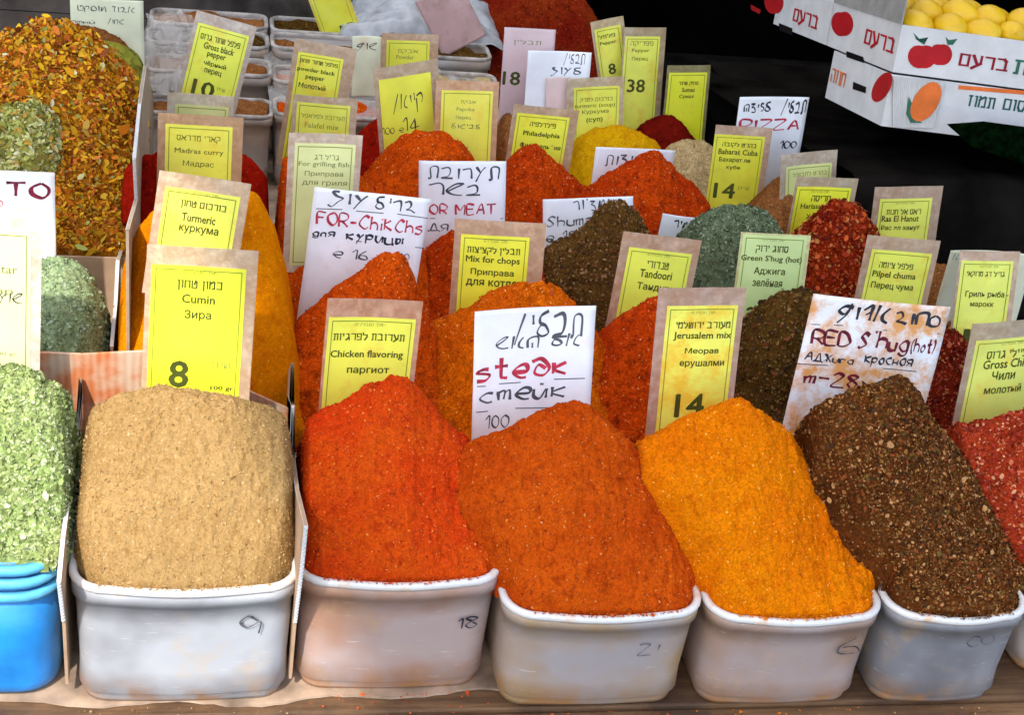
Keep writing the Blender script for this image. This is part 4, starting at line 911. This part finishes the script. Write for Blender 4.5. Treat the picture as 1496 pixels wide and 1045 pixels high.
# grey crumpled bag
gx, gy = np.meshgrid(np.linspace(0, 1, 60), np.linspace(0, 1, 40)); A = onY(500, 95, 1.95); B = onY(745, 95, 1.95)
V = np.stack([A[0]+(B[0]-A[0])*gx, 2.02+.25*gy, A[2]+.02+.10*np.sin(np.pi*gx)**.4*np.sin(np.pi*np.clip(gy, .02, .98))**.5+.05*vnoise(gx, gy, 5, 4)+.025*vnoise(gx, gy, 13, 5)], -1)
V -= np.array([A[0], 2.02, 0]); idx = np.arange(2400).reshape(40, 60)
o = link('plastic_bag', mesh(V.reshape(-1, 3), np.stack([idx[:-1, :-1], idx[:-1, 1:], idx[1:, 1:], idx[1:, :-1]], -1).reshape(-1, 4), True), plain('bag_film', (.42, .43, .44), .25, .5, .2, 20), loc=(A[0], 2.02, 0))
tag(o, 'crumpled grey plastic bag at the top behind the signs', 'bag')

# ------------------------------------------------------------------ fruit stand on the right
O = np.array([1.40130782, 1.06671788, 0.5356817])
from mathutils import Euler
Q = np.array([[.997, .058, .059], [-.069, .976, .207], [-.045, -.21, .977]])
u_, s_, vt_ = np.linalg.svd(Q); Q = u_@vt_
L_, W_, H_ = .50, .40, .088
def bmw(org): return Matrix([[*Q[0], org[0]], [*Q[1], org[1]], [*Q[2], org[2]], [0, 0, 0, 1]])
PR = plain('red_print', (.42, .008, .012), .6, .2, .1); PD = plain('dark_red_print', (.26, .005, .02), .6, .2, .1); PG = plain('green_print', (.03, .13, .08), .6, .2, .1)
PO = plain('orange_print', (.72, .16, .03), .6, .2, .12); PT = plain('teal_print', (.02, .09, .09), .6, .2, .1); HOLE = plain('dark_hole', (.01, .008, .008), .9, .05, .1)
SHW = plain('carton_liner', (.30, .29, .27), .8, .1, .12)
def carton(label, org, L, W, H, mat=CARDW):
    e_ = empty('fruit_carton', mw=bmw(org)); tag(e_, label, 'carton', 'printed fruit cartons'); t = .004
    for nm, b in (('front_panel', (0, L, 0, t, 0, H)), ('back_panel', (0, L, W-t, W, 0, H)), ('side_panel', (0, t, t+.0005, W-t-.0005, 0, H)), ('side_panel', (L-t, L, t+.0005, W-t-.0005, 0, H)), ('bottom_panel', (t+.0005, L-t-.0005, t+.0005, W-t-.0005, 0, t))):
        m = MB(); m.box(*b); m.link(nm, mat, e_)
    return e_
def to_local(px, py, org, face):      # face 'f' front or 's' left side
    n = Q[:, 1] if face == 'f' else Q[:, 0]
    q = Q.T@(onP(px, py, np.asarray(org), n)-org); return (q[0], q[2]) if face == 'f' else (q[1], q[2])
def emb(face, a, b, d): return (a, -d, b) if face == 'f' else (-d, a, b)
def printed(e_, org, face, pts, mat, name, d=.0008):
    m = MB(); P = [emb(face, *to_local(x, y, org, face), d) for x, y in pts]; m.add(P, [tuple(range(len(P)))]); m.link(name, mat, e_)
def printed_text(e_, org, face, s, cx, cy, wp, hp, mat, d=.001):
    v, f, nl = text_geo(s, True); lo, hi = v.min(0), v.max(0); v = (v-(lo+hi)/2)/(hi-lo)
    c = np.array(to_local(cx, cy, org, face)); ux = np.array(to_local(cx+1, cy, org, face))-c
    uy = np.array(to_local(cx, cy-1, org, face))-c
    sx_ = abs(ux[0]); sy_ = abs(uy[1])
    sg = 1 if face == 'f' else -1
    m = MB(); per = len(v)//nl; m.add([emb(face, c[0]+sg*q[0]*wp*sx_, c[1]+q[1]*hp*sy_, d+(j//per % 4)*.0001+(j//per)*.00001) for j, q in enumerate(v)], f); m.link('lettering', mat, e_)
def blob(cx, cy, rx, ry, rot=0, n=18, dent=.0):
    out = []
    for i in range(n):
        a = 2*math.pi*i/n; r = 1-dent*math.exp(-((a-math.pi/2+math.pi) % (2*math.pi)-math.pi)**2/.15)-dent*.5*math.exp(-((a+math.pi/2+math.pi) % (2*math.pi)-math.pi)**2/.1)
        x, y = rx*r*math.cos(a), ry*r*math.sin(a); c, s = math.cos(rot), math.sin(rot)
        out.append((cx+x*c-y*s, cy-(x*s+y*c)))
    return out
main = carton('white lemon carton printed with two red apples', O, L_, W_, H_)
printed(main, O, 'f', blob(1347, 82, 21, 19, 0, 20, .18), PR, 'printed_apple'); printed(main, O, 'f', blob(1374, 79, 17, 17, 0, 20, .15), PR, 'printed_apple', .0006)
printed(main, O, 'f', [(1334, 47), (1341, 54), (1350, 65), (1356, 54), (1352, 60), (1345, 61), (1338, 57)], PG, 'printed_leaf'); printed(main, O, 'f', [(1381, 53), (1386, 58), (1399, 56), (1392, 65), (1384, 65)], PG, 'printed_leaf')
printed_text(main, O, 'f', 'ברעם', 1437, 92, 74, 24, PD); printed_text(main, O, 'f', 'ת', 1491, 98, 20, 22, PG)
printed(main, O, 's', blob(1231, 34, 16, 20, .1, 20, .18), PR, 'printed_apple'); printed_text(main, O, 's', 'ברעם', 1285, 61, 46, 30, PR)
m = MB(); m.box(-.003, .0, .0, W_, H_+.001, H_+.10); m.link('side_flap', SHW, main)
O2 = O+Q[:, 1]*(W_+.008); c2 = carton('shaded carton with a red apple behind the lemon carton', O2, L_, W_, H_)
printed(c2, O2, 's', blob(1131, 2, 14, 19, .1, 20, .18), PR, 'printed_apple'); printed_text(c2, O2, 's', 'ברעם', 1177, 28, 38, 26, PR)
printed(c2, O2, 's', [(1097, 6), (1112, 14), (1110, 20), (1098, 14)], PR, 'printed_stripe')
HL = .098; O3 = O-Q[:, 2]*(HL+.004)+Q[:, 1]*.002
lc = carton('lower mango carton with a corrugated corner under the lemon carton', O3, L_, W_*.86, HL)
printed(lc, O3, 's', [(1247, 119), (1266, 127), (1265, 136), (1246, 130)], HOLE, 'handle_hole_shade'); printed_text(lc, O3, 's', 'חוזה', 1225, 113, 22, 22, PO)  # handle opening is a flat dark patch, its inner shade put into the colour
printed(lc, O3, 's', blob(1289, 127, 12, 24, -.5, 18), PR, 'printed_mango')
# corrugated corner piece
P0 = to_local(1303, 112, O3, 'f'); P1 = to_local(1380, 118, O3, 'f'); P2 = to_local(1362, 186, O3, 'f'); P3 = to_local(1303, 185, O3, 'f')
m = MB(); n = 26
for i in range(n):
    a = i/n; b = (i+.5)/n; c = (i+1)/n
    f_ = lambda u: ((P0[0]*(1-u)+P1[0]*u, P0[1]*(1-u)+P1[1]*u), (P3[0]*(1-u)+P2[0]*u, P3[1]*(1-u)+P2[1]*u))
    for u0, u1, d0, d1 in ((a, b, .006, .0085), (b, c, .0085, .006)):
        (t0, b0), (t1, b1) = f_(u0), f_(u1); m.add([(b0[0], -d0, b0[1]), (b1[0], -d1, b1[1]), (t1[0], -d1, t1[1]), (t0[0], -d0, t0[1])], [(0, 1, 2, 3)])
m.link('corrugated_corner', CARDW, lc)
printed(lc, O3, 'f', blob(1350, 147, 18, 32, -.55, 20), PO, 'printed_mango', .0095); printed(lc, O3, 'f', [(1325, 140), (1330, 150), (1332, 170), (1345, 178), (1328, 178), (1321, 165)], PG, 'printed_leaf', .0092)
printed(lc, O3, 'f', [(1400, 124), (1496, 132), (1560, 138), (1560, 144), (1496, 138), (1400, 130)], PO, 'printed_stripe')
printed_text(lc, O3, 'f', 'תמוז', 1434, 148, 40, 18, PT); printed_text(lc, O3, 'f', 'סום', 1482, 154, 34, 18, PT)
# lemons
lm, t_, b_ = newmat('lemon_skin'); co = objco(t_)
t_.links.new(mix(t_, ramp(t_, noise(t_, co, 12, 3), .35, .7), (.66, .38, .004), (.80, .52, .008)), b_.inputs['Base Color']); b_.inputs['Roughness'].default_value = .38
bump(t_, b_, noise(t_, co, 330, 2), .5, .0008)
def lemon_mesh():
    V, Fc = [], []; nu, nv = 28, 20
    for j in range(nv+1):
        v = j/nv; th = math.pi*v; x = -math.cos(th)*.037; r = math.sin(th)**.85*.031
        if v > .9: x += .006*math.sin((v-.9)/.1*math.pi/2); r = max(r*.8, .0)
        if v < .06: x -= .002
        for i in range(nu): a = 2*math.pi*i/nu; V.append((x, r*math.cos(a), r*math.sin(a)))
    for j in range(nv):
        for i in range(nu): Fc.append((j*nu+i, j*nu+(i+1) % nu, (j+1)*nu+(i+1) % nu, (j+1)*nu+i))
    return mesh(V, Fc, True)
lme = lemon_mesh(); lme.materials.append(lm)
rows = (('front row', .040, .000, (.044, .108, .172, .236)), ('second row', .092, .020, (.074, .141, .206, .272)), ('third row', .150, .018, (.042, .108, .176, .243)), ('fourth row', .208, .020, (.072, .139, .205)))
ordn = ('leftmost', 'second from the left', 'third from the left', 'fourth from the left')
for rn, ly, lz, xs_ in rows:
    for q_, lx in enumerate(xs_):
        o = bpy.data.objects.new('lemon', lme); COL.objects.link(o)
        o.location = O+Q@np.array([lx+random.uniform(-.004, .004), ly+random.uniform(-.002, .005), H_+lz+random.uniform(-.006, .006)])
        o.rotation_euler = (random.uniform(-.3, .3), random.uniform(-.6, .6), random.uniform(0, 6.28)); o.scale = [random.uniform(.96, 1.10)]*3
        tag(o, f'yellow lemon in the {rn} of the open carton, {ordn[q_]}', 'lemon', 'lemons in the open carton')
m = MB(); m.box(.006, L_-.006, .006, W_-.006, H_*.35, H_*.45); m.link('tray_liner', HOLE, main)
# dark cloth-covered bench under the cartons
Zb = O3-Q[:, 2]*.004
be = empty('fruit_bench', (1.5, 1.0, -.85)); tag(be, 'black draped bench under the fruit cartons', 'bench')
gx, gy = np.meshgrid(np.linspace(0, 1, 50), np.linspace(0, 1, 50))
bx = 1.34+1.2*gx; prof_y = np.interp(gy, [0, .35, 1], [.80, .98, 2.3]); prof_z = np.interp(gy, [0, .35, 1], [-.85, .36, .10])
V = np.stack([bx-1.5+.03*vnoise(gx, gy, 9, 1), prof_y-1.0+.05*vnoise(gx, gy, 6, 2), prof_z+.85+.02*vnoise(gx, gy, 8, 3)*(gy > .03)], -1).reshape(-1, 3)
idx = np.arange(2500).reshape(50, 50); me = mesh(V, np.stack([idx[:-1, :-1], idx[:-1, 1:], idx[1:, 1:], idx[1:, :-1]], -1).reshape(-1, 4), True)
link('cloth', me, DARKM, be)
m = MB(); m.box(-.08, .98, .06, 1.2, 0, 1.0); m.link('frame', DARKM, be)
# artificial grass mat
GM = plain('grass_mat', (.0015, .0065, .0015), 1, .0, .5, 60, .003, 200)
ym = .93; pc = [onY(a, b, ym) for a, b in ((1386, 184), (1440, 180), (1560, 196), (1560, 262), (1496, 240), (1420, 214))]; o0 = pc[0].copy()
m = MB(); m.prism([p-o0 for p in pc], (0, 0, 0), (0, .01, 0)); o = m.link('grass_mat', GM, loc=tuple(o0)); tag(o, 'dark green artificial grass mat below the mango carton', 'mat')
printed(main, O, 's', [(1237, 74), (1262, 83), (1263, 92), (1237, 83)], HOLE, 'handle_hole_shade'); printed(c2, O2, 's', [(1138, 33), (1158, 41), (1158, 51), (1139, 44)], HOLE, 'handle_hole_shade')  # flat dark patches again, shade of the handle openings as colour
bb = empty('backboard', (0, 2.22, -.006)); tag(bb, 'dull grey brown boards closing the back of the stall at top left', 'boards')
BBM = plain('grey_boards', (.12, .10, .085), .9, .1, .4, 7)
for k in range(4):
    m = MB(); m.box(-.9, .93, 0, .02, k*.085+.001, k*.085+.083); m.link('board', BBM, bb)
# ------------------------------------------------------------------ marker scribbles and scratches on the front tubs
def scribble(i, cx, cy, wp, hp, glyph, mat, pen=.55):
    t = front[i]; y0 = F0[i][2]; p = onY(cx, cy, y0); v, f = hand_geo(glyph, pen, .35)
    lo, hi = v.min(0), v.max(0); k = abs(onY(cx+1, cy, y0)[0]-p[0])
    q = (v-(lo+hi)/2)/(hi-lo)*np.array([wp, hp])*k
    h = F0[i][3]; tp = .006; lx, lz = p[0]-t.location.x, p[2]
    hw = (F0[i][1]-F0[i][0])/2
    m = MB(); out = []
    for a, b in q:
        X, Z = lx+a, lz+b; qq = min(max(Z/h, 0), 1); sgn = min(max((X+hw)/(2*hw), 0), 1)
        out.append((X, tp*(1-qq)-.009*(.6+.4*qq)*math.sin(math.pi*sgn)-.0016, Z))
    m.add(out, f); m.link('marker_scribble', mat, t)
FADE = plain('worn_marker', (.12, .12, .14), .6, .2, .5, 150)
scribble(0, 366, 910, 34, 36, '9', FADE, .4); scribble(1, 683, 908, 30, 24, '18', PEN, .8); scribble(2, 947, 946, 32, 24, 'י2', FADE, .4)
scribble(3, 1240, 942, 36, 30, '6', FADE, .45); scribble(4, 1452, 935, 60, 26, 'СO', FADE, .5) if False else scribble(4, 1430, 932, 40, 22, 'CO', FADE, .4)
# spilled spice on the rims and the table edge: too small to count
def spill(i, mat, n, seed):
    g_ = np.random.default_rng(seed); x0, x1, y0, h = F0[i]; P = []
    for k in range(n):
        u = g_.random(); x = x0+.03+(x1-x0-.06)*u; b = .009*math.sin(math.pi*min(max((x-x0-.042)/(x1-x0-.084), 0), 1))
        if k % 5: P.append((x, y0-b+g_.uniform(-.005, .004), h+.0050+g_.uniform(-.0004, .0012)))
        else: P.append((x0+(x1-x0)*g_.random(), y0-.004-abs(g_.normal(0, .02)), .0006))
    P = np.array(P); a = g_.normal(0, 1, P.shape); a[:, 2] *= .3; a /= np.linalg.norm(a, axis=1, keepdims=True)
    b = np.cross(a, [0, 0, 1.]); sz = (.0011*np.exp(g_.normal(0, .4, len(P))))[:, None]
    V = np.stack([P-a*sz, P-b*sz, P+a*sz, P+b*sz+[0, 0, .0004]], 1).reshape(-1, 3); base = (np.arange(len(P))*4)[:, None]+np.arange(4)
    ctr = np.array([(x0+x1)/2, y0, 0]); V = V-ctr; o = link('spilled_spice', mesh(V, base, False, g_.random(len(P))), mat, loc=tuple(ctr)); o['kind'] = 'stuff'; o['label'] = 'spice grains fallen on the rim and table'
for i, mt_ in enumerate((sp_cum, sp_red, sp_stk, sp_jer, sp_shg)): spill(i, mt_, 260, 900+i)
